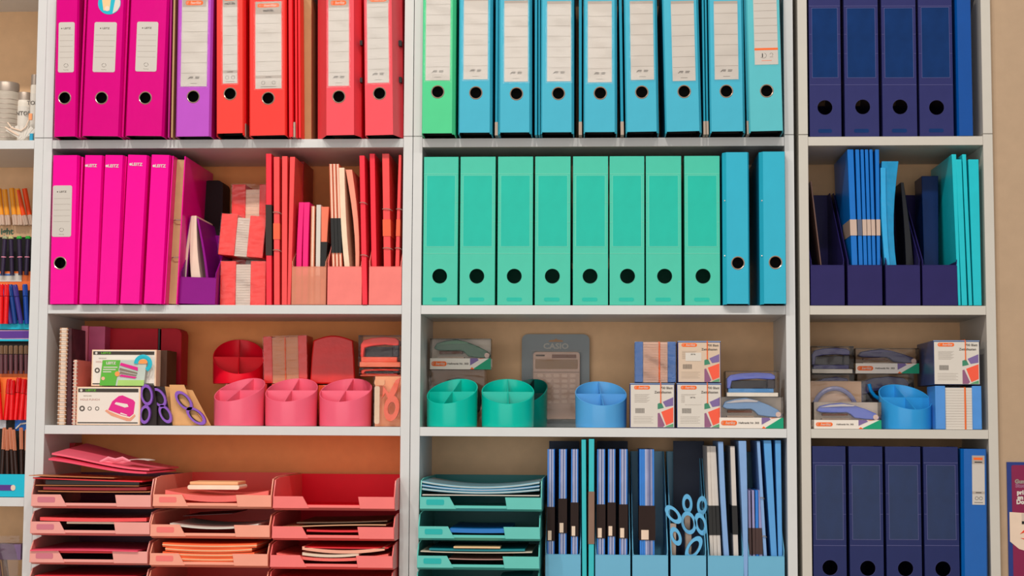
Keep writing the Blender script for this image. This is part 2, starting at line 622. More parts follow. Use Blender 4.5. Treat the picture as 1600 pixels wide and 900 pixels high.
def top_badge(t, loc, x0, x1, yb_, cx, cyy, wpx, hpx):
    lab = [c for c in t.children if c.name.startswith('label') and not c.name.startswith('label_pocket')][0]
    a, z0 = loc(x0, yb_)
    b_, z1 = loc(x1, -8)
    MB().box(a, b_, -.00085, -.0006, z0, z1).build('header_band', GREYP, lab)
    c, z = loc(cx, cyy)
    logo(lab, c, z, wpx*PXM, hpx*PXM, -.0011)


top_badge(t, loc, 285.5, 322.5, 11, 304, 4.6, 28, 7.4)
binder('narrow scarlet binder between the lilac and the wide scarlet binder', (252, 54, 44), 339, 379, 339, 217, Y1, Z1, ring=(359.5, 146.5), lab=(348, -8, 371, 130), style='max', side=(235, 20, 30), lift=.006, stripes=((381.5, 2.6, 0, 1),), fr=(.003, .006), fl=(.002, .006))
binder('wide scarlet binder with wrinkled label pocket in the top row', (252, 50, 42), 391, 445, 391, 217, Y1, Z1, ring=(419, 153.5), lab=(399, 3, 440, 138), style='max', side=(225, 10, 25), lift=.001, fr=(.003, .006), fl=(.003, .006))
t, loc, w = binder('scarlet binder turned edge out beside the tan lined coral binder', (235, 25, 35), 452, 457, 451, 217, Y1+.01, Z1, fl=(.001, .003), fr=(.001, .003), stripes=((461.5, 3.4, 0, 0), (466.5, 3.6, 0, 0)))
MB().box(.0045, .0120, .004, .05, 0, .032).build('edge_protector', STEEL, t)
t, loc, w = binder('coral pink binder with splayed left cover showing tan lining', (255, 92, 100), 510, 553, 510, 216, Y1-.004, Z1, ring=(529.5, 151), lab=(513, -6, 545.5, 134), style='top', side=(240, 30, 62), fl=(.031, .075), fr=(.0115, .03), m=mat('coral_board', (252, 72, 84), .42, bump=.05, bscale=500, var=.02),
       stripes=((474, 13, 0, 'tan'),))
top_badge(t, loc, 513.5, 545, 12, 529, 4.6, 25, 7.6)
t, loc, w = binder('coral pink binder against the right upright of the top row', (255, 92, 100), 571, 614, 569, 216, Y1-.004, Z1, ring=(593, 146), lab=(573, -10, 608, 129), style='top', side=(225, 30, 50), fl=(.002, .01), fr=(-.0211-at(614, 216, Y1-.004)[0], .05), m=mat('coral_board', (252, 72, 84), .42, bump=.05, bscale=500, var=.02))
top_badge(t, loc, 573.5, 607.5, 6, 591, -1, 27, 8)
b = MB()
for py in (69, 126):
    x, z = loc(626, py, .04)
    MB().box(x-.004, x+.003, .030, .046, z-.006, z+.006).build('rivet', BLACK, t)
b = MB()
for py in (69, 127):
    x, z = loc(566, py, .02)
    MB().box(x-.003, x+.002, .006, .02, z-.005, z+.005).build('rivet', BLACK, t)

# ------------------------------------------------------------------ row 1, middle bay
YM = -.042
AQ = (60, 168, 194)
AQS = (0, 138, 165)
binder('bright green binder, first in the top row of the middle bookcase', (70, 196, 134), 659.5, 706, 661.5, 211, YM, Z1, ring=(684, 143.5), lab=(666, -3, 703, 125.5), style='long', side=(20, 185, 125), fr=(.0065, .01), fl=(.001, .004), lift=.003)
rowm = [(718, 765, 719.5, (743.5, 145), (725, -3, 762, 124), ((773.5, 4, 0, 1), (778, 1.6, 0, 0))),
        (781.5, 827, 782, (807, 146.5), (788, 1, 825, 127.5), ((835.5, 4, 0, 0), (841, 3, 0, 0))),
        (847, 893, 847.5, (872.5, 146), (855, 2, 892, 127), ()),
        (914, 960.5, 914, (938, 145.5), (918.5, 2, 956, 128.5), ((904.5, 4.5, 0, 1),)),
        (980, 1026, 977, (1002.8, 144), (984, 2, 1022, 124.5), ((970, 4.5, 0, 1),)),
        (1042, 1093, 1037, (1069, 143), (1048, 2, 1087, 126), ()),
        (1112, 1161, 1109, (1135, 142.5), (1115, 2, 1154, 124), ((1099.5, 3, 0, 1), (1104, 3, 0, 1)))]
for i, (a, c_, tp, rg, lb, stp) in enumerate(rowm):
    binder('light blue binder with long white label, %s after the green binder' % ORD[i], AQ, a, c_, tp, 211, YM, Z1, ring=rg, lab=lb, style='top', side=AQS,
           fl=(.003, .006), fr=(.005, .009), stripes=stp, lift=.004, group='light blue binders in the top row')
binder('pale turquoise binder whose short label has an orange line', (82, 178, 188), 1173, 1223, 1167.5, 211, YM, Z1, ring=(1198, 142), lab=(1176, -25, 1216, 100.5), style='plain', side=(30, 140, 160), fl=(.003, .006), fr=(.0015, .006), stripes=((1167.5, 3.8, 0, 1),), lift=.004)


# ------------------------------------------------------------------ magazine files
def file_back(label, px0, px1, yb, yt, Y, zb, hole, win, ys, m, mw, h, group, r=11.6, rim=None, emb=None):
    """plastic magazine file, tall back turned outwards"""
    X0, X1 = at(px0, yb, Y)[0], at(px1, yb, Y)[0]
    w = X1-X0
    t = thing('magazine_file', label, 'magazine file', (X0, Y, zb), group)
    L = lambda px, py: (at(px, py, Y)[0]-X0, at(px, py, Y)[1]-zb)
    hx, hz = L(*hole)
    b = MB().holed(0, w, 0, h, 0, .0022, hx, hz, r*PXM)
    b.build('back_wall', m, t, .0006)
    prof = [(.0022, 0), (.0022, h), (.10, h), (.24, .11), (.24, 0)]
    for x in (0, w-.002):
        MB().prism([(y, z) for y, z in prof], x, x+.002, 'x').build('side_wall', m, t)
    MB().box(.002, w-.002, .0022, .24, 0, .002).build('floor_plate', m, t)
    MB().box(.002, w-.002, .238, .24, .002, .11).build('low_front', m, t)
    x0, z1 = L(px0+4.5, win[0])
    x1, z0 = L(px1-5, win[1])
    x0, x1 = .0065, w-.0065
    b = MB()
    for (a, b2, c2, d2) in ((x0-.0008, x0, z0, z1), (x1, x1+.0008, z0, z1), (x0-.0008, x1+.0008, z1, z1+.0008), (x0-.0008, x1+.0008, z0-.0008, z0)):
        b.box(a, b2, -.0006, .0004, c2, d2)
    b.build('label_frame', rim or m, t)
    MB().box(x0, x1, -.0004, .0004, z0, z1).build('label_window', mw, t)
    b = MB()
    for py in ys:
        z = L(px0, py)[1]
        MB().box(.0005, w-.0005, -.0005, .0004, z, z+.0009).build('ridge_line', rim or m, t)
    for py in (win[0]+.38*(win[1]-win[0]), win[0]+.66*(win[1]-win[0])):
        z = L(px0, py)[1]
        for xa, xb in ((.0005, x0-.001), (x1+.001, w-.0005)):
            MB().box(xa, xb, -.0005, .0004, z, z+.0007).build('ridge_line', rim or m, t)
    b = MB().prism(rrect(w*.26, w*.70, .008, .016, .0035), -.0004, .0003)
    b.build('embossed_mark', emb or mw, t)
    MB().ring(hx, hz, -.0005, .0015, r*PXM+.0008, r*PXM).build('hole_rim', rim or m, t)
    return t


TEAL = mat('teal_plastic', (66, 188, 162), .3, bump=.02, bscale=60, var=.02)
TEALW = mat('teal_window', (12, 180, 160), .35, bump=.02, var=.03)
TEALR = mat('teal_rim', (110, 205, 180), .3, var=0)
xs = [(660.5, 714.5), (718, 773), (777, 832), (835.5, 891), (895, 950), (952.5, 1007), (1009.5, 1065), (1070, 1125.5)]
hs = [687, 745, 803.5, 863, 922, 980.5, 1038.5, 1098.5]
for i, ((a, c_), hx) in enumerate(zip(xs, hs)):
    file_back('teal plastic magazine file, %s from the left in the middle bookcase' % ORD[i], a, c_, 476, 242, .003, Z2, (hx, 431.5), (274.5, 385), (272, 396.5), TEAL, TEALW, .314,
              'teal files showing their backs', rim=TEALR)
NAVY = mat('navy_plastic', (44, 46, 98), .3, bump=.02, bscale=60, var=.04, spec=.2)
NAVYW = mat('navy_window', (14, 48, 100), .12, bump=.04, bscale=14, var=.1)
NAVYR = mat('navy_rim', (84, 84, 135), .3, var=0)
xs = [(1265.5, 1315), (1320.5, 1374), (1379.5, 1433.5), (1437.5, 1490.5)]
hs = [(1289, 168), (1348, 167), (1406.5, 167), (1463.5, 168)]
for i, ((a, c_), hh) in enumerate(zip(xs, hs)):
    file_back('navy plastic magazine file in the top row of the right bookcase, %s from left' % ORD[i], a, c_, 212, 0, .003, Z1, hh, (13 if i < 3 else 12, 121), (10, 133), NAVY, NAVYW, .314,
              'navy files in the top row', rim=NAVYR)
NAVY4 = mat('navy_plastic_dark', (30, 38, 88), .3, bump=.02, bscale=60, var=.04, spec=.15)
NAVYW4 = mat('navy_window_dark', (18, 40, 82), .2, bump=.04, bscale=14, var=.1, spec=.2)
xs = [(1271, 1323), (1328, 1381), (1385.5, 1440.5), (1445, 1499.5)]
hs = [(1297, 887), (1356, 888), (1415, 888.5), (1473.5, 889)]
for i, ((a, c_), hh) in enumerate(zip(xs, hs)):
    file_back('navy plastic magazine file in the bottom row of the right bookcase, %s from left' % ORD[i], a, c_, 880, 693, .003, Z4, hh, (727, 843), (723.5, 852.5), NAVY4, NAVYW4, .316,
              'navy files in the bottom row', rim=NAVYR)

# blue ring binders next to the navy files
BL = mat('royal_blue_board', (0, 72, 150), .35, bump=.08, bscale=400, var=.03)
binder('royal blue binder standing right of the navy files, top row', None, 1499, 1520, 1495, 212, .0, Z1, m=BL, fl=(.003, .006), fr=(.002, .006), depth=.25)
binder('royal blue binder with a small white label in the bottom row', None, 1507, 1541, 1506, 880, -.004, Z4, h=.312, m=mat('bright_blue_board', (0, 88, 168), .3, bump=.05, bscale=400, var=.03), yt=697, fl=(.005, .008), fr=(.003, .006), depth=.25)
_t = [o for o in C.objects if o.get('label', '').startswith('royal blue binder with a small white')][0]
_p = lambda px, py: (at(px, py, -.004)[0]-_t.location.x, at(px, py, -.004)[1]-_t.location.z)
(_a, _d), (_c, _b) = _p(1516.5, 711.5), _p(1537.5, 788.5)
_l = MB().box(_a, _c, -.0008, .0002, _b, _d).build('label', LABP, _t)
MB().box(_a, _c, -.0011, -.0008, _d-.017, _d).build('header_band', GREYP, _l)
MB().box(_a+.003, _c-.004, -.0014, -.0011, _d-.009, _d-.004).build('logo_badge', ORANGE, _l)
MB().box(_a+.005, _c-.005, -.0014, -.0011, _d-.0145, _d-.0125).build('printed_line', BLACK, _l)
MB().box(_a, _c, -.0011, -.0008, _b+.022, _b+.027).build('header_band', GREYP, _l)
MB().box(_a+.007, _c-.007, -.0014, -.0011, _b+.0235, _b+.0255).build('printed_line', INK, _l)
MB().ring(_a+.009, _b+.013, -.0012, -.0008, .0036, .0028, 16).build('round_mark', INK, _l)
MB().ring(_c-.008, _b+.013, -.0012, -.0008, .0036, .0028, 16).build('round_mark', INK, _l)
MB().box(_a+.004, _c-.004, -.0011, -.0008, _b+.004, _b+.005).build('printed_line', INK, _l)
# the two light blue binders of row 2
CB = mat('cyan_board', (38, 168, 196), .4, bump=.05, bscale=500, var=.02)
CBS = (0, 125, 155)
for i, (a, c_, tp, rg) in enumerate([(1136, 1169.5, 1134.5, (1153, 411)), (1194, 1228, 1192, (1211.7, 410))]):
    t, loc, w = binder(['light blue binder without label just right of the teal files', 'light blue binder without label against the right upright of row two'][i], None, a, c_, tp, 476, -.018 - .006*i, Z2, m=CB, ring=rg, side=CBS, yt=238, h=.318, fl=(.0075, .012), fr=(.0015 if i else .003, .006), lift=.0015)
    b = MB()
    for py in (314, 400):
        x, z = loc(a-4, py, .008)
        MB().cyl((x, .002, z), .0012, .0012, .006, 'y', 8).build('rivet', CHROME, t)

# ------------------------------------------------------------------ row 2, left bay
Y2 = -.012
MAG2 = mat('magenta_board_bright', (236, 0, 146), .28, bump=.08, bscale=90, var=.02, spec=.12)
binder('magenta binder with rounded label and finger ring in the second row', None, 78, 115, 83.5, 477, Y2, Z2, ring=(94, 411), lab=(83, 290, 111, 370), style='round', m=MAG2, yt=243, fl=(.001, .004), fr=(.004, .008))
sp = [(124, 150, 133.5, 'just right of the labelled magenta binder'), (154.5, 181.5, 165, 'second of four'), (188, 217, 200.5, 'third of four'), (225, 252, 237.5, 'last before the tan lined file')]
for i, (a, c_, tp, lb) in enumerate(sp):
    t, loc, w = binder('slim magenta ring binder with white lettering, %s' % lb, None, a, c_, tp, 477, Y2-.004, Z2, m=MAG2, yt=242, h=.317, group='slim magenta binders in the second row',
                       fl=(.0018, .005), fr=(.0028, .008), stripes=[((118, 2.6, 0, 0),), (), ((184, 2, 0, 0),), ()][i])
    tx = [(143, 259), (176, 259.5), (213, 257), (249.5, 259.5)][i]
    x, z = loc(*tx)
    text('LEITZ', .0088, x+.0015, z, -.0006, PAPER, t, False, .03, wide=1.05 if i else .9)
    MB().cyl((x-.0125 if i else x-.011, -.0005, z), .0027, .0027, .0004, 'y', 14).build('logo_dot', PAPER, t)
# wide open tan lined cover board beside the fourth binder
t, loc = leanroot('binder', 'magenta binder with open tan interior beside the purple magazine file', 'binder', 256, 477, 269.5, 245, Y2, Z2, w=.03)
TAN = mat('tan_lining_board', (186, 152, 108), .6, var=.06)
MB().box(0, .0022, .0, .25, 0, .315).build('cover', MAG2, t)
MB().box(.0024, .026, .03, .25, .002, .312).build('inner_lining', TAN, t)
MB().box(.026, .0282, .0, .25, 0, .315).build('cover', MAG2, t)
b = MB()
for z in (.10, .18):
    b.tube([(.004, .027, z), (.010, .02, z+.001), (.020, .02, z+.001), (.025, .027, z)], .0012, 6)
b.build('ring', STEEL, t)


def file_open(label, px0, px1, yb, Y, zb, m, lip=.083, h=.31, group=None, depth=.235, rise=.19, name='magazine_file', tilt=0.):
    X0, X1 = at(px0, yb, Y)[0], at(px1, yb, Y)[0]
    w = X1-X0
    t = thing(name, label, 'magazine file', (X0, Y, zb+max(0, w*math.sin(tilt))), group, (0, tilt, 0))
    # front lip with rounded upper corners
    b = MB().box(0, w, 0, .002, 0, lip)
    b.build('front_lip', m, t, .0005)
    MB().tube([(.001, .0008, lip+.012), (.0015, .0008, lip+.003), (.004, .0008, lip), (w-.004, .0008, lip), (w-.0015, .0008, lip+.003), (w-.001, .0008, lip+.012)], .0011, 6).build('lip_bead', m, t)
    prof = [(.002, 0), (.002, lip+.012), (rise, h), (depth, h), (depth, 0)]
    for x in (0, w-.0018):
        MB().prism(prof, x, x+.0018, 'x').build('side_wall', m, t)
    MB().box(.0018, w-.0018, .002, depth, 0, .002).build('floor_plate', m, t)
    MB().box(.0018, w-.0018, depth-.002, depth, .002, h).build('back_wall', m, t)
    return t, w


def folder(label, px0, px1, yb, pt0, yt, Y, zb, m, depth=.22, name='folder', cat='folder', group=None, band=None, clip=None, edge=None, bow=0., bandm=None, sticker=None, top=None, ptw=None, layers=None):
    """thin folder or notebook standing on edge; leans and bows"""
    X0, X1 = at(px0, yb, Y)[0], at(px1, yb, Y)[0]
    Xt, Zt = at(pt0, yt, Y)
    wt = (at(pt0+(ptw or (px1-px0)), yt, Y)[0]-Xt)
    h = Zt-zb
    t = thing(name, label, cat, (X0, Y, zb), group)
    w = X1-X0
    dx = Xt-X0

    def bod(mb, u0, u1, y0, y1, z0=0., z1=1., n=8):
        def f(v, k):
            z = z0+(z1-z0)*v
            ww = w+(wt-w)*z
            return (dx*z+bow*math.sin(PI*z)+ww*(u0+(u1-u0)*k)), h*z
        vs, fs = [], []
        for i in range(n+1):
            for (k, y) in ((0, y0), (1, y0), (1, y1), (0, y1)):
                x, z = f(i/n, k)
                vs.append((x, y, z))
        for i in range(n):
            for k in range(4):
                l = (k+1) % 4
                fs.append((i*4+k, i*4+l, (i+1)*4+l, (i+1)*4+k))
        fs += [(0, 3, 2, 1), (n*4, n*4+1, n*4+2, n*4+3)]
        mb.add(vs, fs)
        return mb
    if layers:
        n_ = len(layers)
        for q, lm in enumerate(layers):
            bod(MB(), (q+.04)/n_, (q+.96)/n_, .0012*(q % 2), depth).build('book_spine', lm, t)
    elif edge:       # covers with paper edges between them
        bod(MB(), .0, .16, 0, depth).build('cover', m, t)
        bod(MB(), .84, 1., 0, depth).build('cover', m, t)
        bod(MB(), .17, .83, .002, depth-.001).build('pages', edge, t)
    else:
        bod(MB(), 0, 1, 0, depth).build('spine_board', m, t, .0008)
    if band:
        zA, zB = (at(px0, band[1], Y)[1]-zb)/h, (at(px0, band[0], Y)[1]-zb)/h
        bod(MB(), -.06, 1.06, -.0012, depth*.5, zA, zB, 4).build('band', bandm or BLACK, t)
    if sticker:
        zA, zB = (at(px0, sticker[1], Y)[1]-zb)/h, (at(px0, sticker[0], Y)[1]-zb)/h
        bod(MB(), .1, .6, -.0018, 0, zA, zB, 2).build('price_sticker', PAPER2, t)
    if clip:
        for py in clip:
            b = MB()
            z = at(px0, py, Y)[1]-zb
            x = dx*z/h+bow*math.sin(PI*z/h)
            b.tube([(x-.001, -.002, z), (x+w*.5, -.004, z+.001), (x+w*1.1, -.002, z-.001), (x+w*1.3, .004, z-.003)], .0009, 6)
            b.build('elastic_clip', STEEL, t)
    return t


PUR = mat('purple_plastic', (134, 4, 126), .3, bump=.03, var=.03, spec=.15)
t, w = file_open('purple plastic magazine file right of the magenta binders', 279, 336, 477, .0, Z2, PUR, lip=.056, h=.165, rise=.12, tilt=R(1.6), depth=.168)
folder('notebook with pink cover and cream page edges in the purple file', 284, 291, 440, 297, 338, .035, Z2+.003, PUR, depth=.15, edge=PAPER2, bow=-.004, name='notebook', cat='notebook')
folder('curved cream notebook in the purple magazine file', 304, 322, 440, 299, 337, .03, Z2+.003, mat('cream_pages', (232, 205, 185), .6), depth=.16, bow=-.006, name='notebook', cat='notebook', ptw=8)
folder('purple folder leaning at the right in the purple magazine file', 325, 330, 440, 307, 341, .03, Z2+.003, PUR, depth=.16, bow=.004, ptw=3)
# black hanging case at the back
X0, Zt = at(322, 283, .19)
X1, _ = at(364, 283, .19)
t = thing('storage_case', 'black storage case standing at the back between purple file and red packs', 'case', (X0-.003, .180, Z2))
MB().prism(rrect(0, .044, 0, Zt-Z2, .012), 0, .07).build('case_body', mat('black_fabric', (34, 18, 22), .7, bump=.2, bscale=900), t)
MB().box(.004, .03, -.001, 0, .02, .05).build('label_pocket', DARK, t)

CORAL = mat('coral_holder', (248, 66, 62), .3, bump=.2, bscale=90, var=.03)


def memo_block(label, px0, px1, pyt, zb, Y, m, depth=.085, rot=0., paper=PAPER, pil=(.34, .66), cord=None, group=None, top=.93, dx=0., wrap=True, yb=None):
    pym = (pyt+(yb or pyt+70))/2
    X0, X1 = at(px0, pym, Y)[0], at(px1, pym, Y)[0]
    Zt = at((px0+px1)/2, pyt, Y)[1]
    w, h = X1-X0, Zt-zb
    t = thing('note_block', label, 'note block', (X0, Y, zb), group, (0, rot, 0))
    a, c_ = w*pil[0], w*pil[1]
    MB().box(0, a, 0, depth, 0, h).build('holder_wall', m, t, .0012)
    MB().box(c_, w, 0, depth, 0, h).build('holder_wall', m, t, .0012)
    MB().box(a, c_, .003, depth, 0, h*top).build('paper_stack', paper, t)
    MB().box(a, c_, depth*.96, depth, h*top, h).build('holder_back', m, t)
    b = MB()
    for k in range(1, 16):
        z = h*top*k/16
        b.box(a, c_, .0026, .003, z, z+.0002)
    b.build('sheet_edges', LINE, t)
    if cord:
        x = w*cord
        MB().tube([(x, .002, .0), (x, .0012, h*.5), (x, .002, h*top), (x, depth*.5, h*top+.002)], .0016, 6).build('cord', ORANGE, t)
    if wrap:
        def f(u, v):
            return -.001+(w+.002)*u, -.0022-.0012*math.sin(9*u+14*v)*math.sin(PI*u)*math.sin(PI*v), (h+.001)*v
        MB().sheet(f, 10, 10, (0, -.0002, 0)).build('clear_wrap', clear('shrink_wrap', (255, 250, 248), .5, 45., .01), t, smooth=180)
    return t


memo_block('coral note block at the bottom of the shrink wrapped stack', 344, 415, 408, Z2, .03, CORAL, pil=(.34, .665))
zb2 = at(380, 403, .03)[1]
memo_block('coral note block tilted on top of the bottom one, second row', 341, 411, 333, zb2+.0075, .03, CORAL, rot=R(4.5), pil=(.36, .64), yb=404)
memo_block('darker coral note block at the back behind the tilted one', 362, 416, 288, Z2+.113, .118, mat('deep_coral', (225, 45, 42), .3, bump=.2, bscale=90), pil=(.40, .80), paper=PAPER2, depth=.08, yb=338)
memo_block('coral note block hidden behind the bottom one supporting the rear block', 362, 416, 392, Z2, .118, CORAL, pil=(.4, .8), depth=.08, yb=470)

RED = mat('red_folder', (240, 38, 58), .32, bump=.1, bscale=200)
RED2 = mat('coral_folder', (255, 72, 72), .32, bump=.1, bscale=200)
folder('red folder with a black lower binding strip beside the note blocks', 416, 424.5, 476, 415.5, 240, .004, Z2, RED, band=(320, 399), bandm=mat('black_strip', (48, 32, 25), .4))
folder('coral folder with elastic clips right of the black stripped one', 428, 437, 476, 427.5, 245, .003, Z2, RED2, clip=(332, 391), band=(349, 374), bandm=mat('orange_label', (255, 96, 62), .5))
folder('thin coral folder, third in the red folder group', 440, 448.5, 476, 440.5, 244, .004, Z2, RED2)
folder('coral folder next to the translucent pink magazine file', 449, 454, 476, 453, 245, .002, Z2, RED2, ptw=8)
folder('dark red folder behind the pink notebooks', 461, 470, 476, 466, 252, .10, Z2+.003, mat('dark_red', (150, 22, 26), .4), depth=.12)
PINKT = mat('translucent_pink', (250, 150, 120), .25, alpha=.55)
t, w = file_open('translucent pink magazine file in the second row', 455, 509, 477, .0, Z2, PINKT, lip=.080, h=.2, rise=.2)
HOT = mat('hot_pink_cover', (250, 20, 120), .4)
folder('hot pink notebook nearest the coral folders', 462, 471, 440, 467, 316, .02, Z2+.003, HOT, depth=.15, bow=-.0015, name='notebook', cat='notebook', ptw=8)
folder('hot pink notebook, second in the translucent file', 473, 481, 440, 475, 316, .02, Z2+.003, HOT, depth=.15, bow=-.001, name='notebook', cat='notebook', ptw=9)
folder('tan notebook standing in the translucent pink file', 484.5, 490, 440, 486.5, 322, .02, Z2+.003, mat('tan_cover', (225, 130, 95), .5), depth=.15, edge=PAPER2, name='notebook', cat='notebook')
folder('white notebook standing in the translucent pink file', 493, 500, 440, 494.5, 320, .02, Z2+.003, PAPER, depth=.15, name='notebook', cat='notebook')
folder('orange notebook with black lower half in the translucent file', 501.5, 506, 440, 502, 323, .02, Z2+.003, mat('salmon', (252, 120, 90), .4), depth=.15, name='notebook', cat='notebook', band=(378, 436), ptw=12)
CORF = mat('coral_plastic', (255, 120, 112), .3, bump=.02)
t, w = file_open('coral plastic magazine file with orange notebooks, second row', 511, 565, 477, .0, Z2, CORF, lip=.080, h=.29, rise=.21)
SAL = mat('salmon_cover', (255, 118, 84), .42)
for i in range(3):
    folder('salmon notebook with black band, %s in the coral file' % ORD[i], 521+i*5.6, 525.4+i*5.6, 440, 514.5+i*5.3, 256, .012, Z2+.003, SAL, depth=.16, band=(341, 395), edge=PAPER2, name='notebook', cat='notebook', group='banded salmon notebooks')
folder('cream notebook with thick bowed pages in the coral file', 545, 553, 440, 529, 262, .012, Z2+.003, mat('cream_pages2', (240, 208, 180), .6, var=.08), depth=.17, bow=-.004, name='notebook', cat='notebook', ptw=9)
folder('coral backed brochure bowed to the right in the coral file', 554, 558, 440, 540, 265, .02, Z2+.003, mat('blush_cover', (255, 150, 125), .4), depth=.17, bow=.010, name='brochure', cat='brochure', ptw=10)
folder('red folder standing between the two coral files', 566, 574, 476, 561.5, 243, -.002, Z2, RED, clip=(317, 399))
t, w = file_open('coral plastic magazine file against the right upright, second row', 576, 627, 477, .0, Z2, CORF, lip=.080, h=.29, rise=.21)
folder('red folder, leftmost in the right coral file', 582, 590, 440, 577.5, 240, .012, Z2+.003, RED, depth=.17, ptw=8)
folder('coral folder with clips in the right coral file', 601, 612, 440, 597, 240, .012, Z2+.003, RED2, depth=.17, clip=(327, 388), band=(343, 369), bandm=mat('orange_label', (255, 96, 62), .5))
folder('coral folder leaning on the right upright inside the file', 616, 623, 440, 623, 242, .012, Z2+.003, RED2, depth=.17, clip=(327, 388), band=(343, 369), bandm=mat('orange_label', (255, 96, 62), .5), ptw=4)

# ------------------------------------------------------------------ row 2, right bay
NAVO = mat('navy_translucent', (42, 36, 92), .3, alpha=.88, bump=.02, spec=.15)
fx = [(1267, 1320), (1325, 1379), (1384.5, 1438.5), (1442, 1497)]
for i, (a, c_) in enumerate(fx):
    file_open('open navy magazine file in row two, %s from left' % ORD[i], a, c_, 478, .0, Z2, NAVO, lip=.083, h=.262, rise=.2, group='open navy files')
folder('dark folder leaning in the leftmost open navy file', 1289, 1291, 440, 1266, 283, .03, Z2+.003, mat('bronze_edge', (110, 82, 74), .35), depth=.16)
BF = mat('azure_folder', (0, 105, 190), .35, var=.04)
SILV = mat('silver_band', (190, 165, 150), .4, metal=.3, var=0)
bx = [(1333, 1342, 1324, 9.5), (1343.5, 1350, 1336.5, 6), (1351, 1357, 1344.5, 5), (1358, 1363.5, 1351.5, 5), (1364.5, 1370, 1358.5, 5), (1371, 1376, 1367.5, 6)]
for i, (a, c_, tp, wd) in enumerate(bx):
    folder('azure blue folder with a pale band, %s from the left of six' % ORD[i], a, c_, 440, tp, 233.5, .008, Z2+.003, BF, depth=.2, band=(343, 368), bandm=SILV if i != 1 else mat('grey_band', (90, 95, 115), .5), group='azure banded folders', ptw=wd)
CYP = mat('cyan_pack', (20, 135, 185), .3, bump=.5, bscale=60, var=.12)
folder('blue plastic wallet bending to the right in the third navy file', 1398, 1410, 440, 1378, 252, .012, Z2+.003, CYP, depth=.045, bow=-.014, name='plastic_wallet', cat='wallet', ptw=26)
folder('light blue wallet bowed beside the bending blue wallet', 1389, 1397, 440, 1376, 262, .008, Z2+.003, mat('sky_pack', (45, 160, 215), .3, bump=.5, bscale=60), depth=.03, bow=-.005, name='plastic_wallet', cat='wallet', ptw=8)
folder('black folder bowing in the third navy file', 1416, 1432, 440, 1407, 285, .05, Z2+.003, mat('black_folder', (14, 16, 24), .3), depth=.09, bow=.003, ptw=5)
folder('dark blue folder standing in the fourth navy file', 1445, 1466, 440, 1440, 275, .10, Z2+.003, mat('deep_blue_cover', (4, 34, 80), .3, spec=.15), depth=.08, ptw=26)
CY = mat('turquoise_folder', (20, 185, 198), .35, var=.04)
cyf = [(1497.5, 1501.5, 1487, 241, 7, 'leaning at the left'), (1503, 1511.5, 1493.5, 249, 9, 'second from left'), (1514, 1519.5, 1503.5, 241, 6, 'third from left'), (1521.5, 1534, 1513, 249, 16, 'thickest, at the right upright')]
for i, (a, c_, tp, yt, wd, lb) in enumerate(cyf):
    folder('turquoise folder beside the navy files, %s' % lb, a, c_, 478, tp, yt, .0, Z2, CY, depth=.22, ptw=wd)

# ------------------------------------------------------------------ pen cups


def pen_cup(label, px0, px1, ytop, ylow, zb, Y, m, mi, group=None, turn=0., extra=0., rotx=0., h=None):
    """slanted round pen cup with four compartments; Y is the front of the cup"""
    xa, xb = at(px0, 640, Y+.05)[0], at(px1, 640, Y+.05)[0]
    r = (xb-xa)/2
    cx = (xa+xb)/2
    ht = at(0, ytop, Y+2*r)[1]-zb
    hl = at(0, ylow, Y)[1]-zb
    if h:
        ht, hl = h
    mid, amp = (ht+hl)/2, (ht-hl)/2
    t = thing('pen_cup', label, 'pen cup', (cx, Y+r, zb), group, (rotx, 0, turn))
    n = 48
    vs, fs = [], []
    prof = [(r*.97, 0, 0), (r*.985, .004, 0), (r, 0, 1), (r-.0009, .0007, 1), (r-.0022, 0, 1), (r*.95, .003, 0)]
    for (rr, dz, topf) in prof:
        for i in range(n):
            a = 2*PI*i/n
            z = (mid+amp*math.sin(a)) if topf else 0
            vs.append((rr*math.cos(a), rr*math.sin(a), z+dz))
    for k in range(len(prof)-1):
        for i in range(n):
            j = (i+1) % n
            fs.append((k*n+i, k*n+j, (k+1)*n+j, (k+1)*n+i))
    fs.append(tuple(range(n)))
    fs.append(tuple(5*n+i for i in range(n-1, -1, -1)))
    MB().add(vs, fs).build('cup_wall', m, t, smooth=50)
    rr = r-.0023
    MB().box(-rr, rr, -.0009, .0009, .003, mid-.0006).build('divider', mi, t)
    MB().prism([(-rr, .003), (-rr, mid-amp), (-.001, mid-.001), (-.001, .003)], -.0009, .0009, 'x').build('divider', mi, t)
    MB().prism([(.001, .003), (.001, mid-.001), (rr, mid+amp*.985), (rr, .003)], -.0009, .0009, 'x').build('divider', mi, t)
    return t


PK = mat('pink_plastic', (255, 98, 124), .28, var=.015)
pen_cup('pink pen cup, left of three on the third shelf', 334.5, 412.5, 590, 626, Z3, .002, PK, PK, 'pink pen cups', R(-22))
pen_cup('pink pen cup in the middle of three', 414, 495, 590, 626, Z3, .002, PK, PK, 'pink pen cups', R(-6))
pen_cup('pink pen cup, right of three beside the coral scissors', 498.5, 580, 590, 626, Z3, .002, PK, PK, 'pink pen cups', R(-8))
TQ = mat('turquoise_plastic', (0, 182, 162), .25, var=.015)
pen_cup('turquoise pen cup nearest the left upright of the middle bookcase', 666.5, 746, 590, 628, Z3, .003, TQ, TQ, 'turquoise pen cups', R(-16))
pen_cup('turquoise pen cup in front of the dark green one', 752, 834.5, 590, 628, Z3, .003, TQ, TQ, 'turquoise pen cups', R(4))
DG = mat('dark_green_plastic', (0, 120, 108), .25, var=.015)
pen_cup('dark green pen cup partly hidden behind a turquoise cup', 778, 855.5, 590, 632, Z3, .109, DG, mat('deep_green', (24, 52, 50), .4), None, R(-25))
SB = mat('sky_blue_plastic', (82, 158, 215), .25, var=.015)
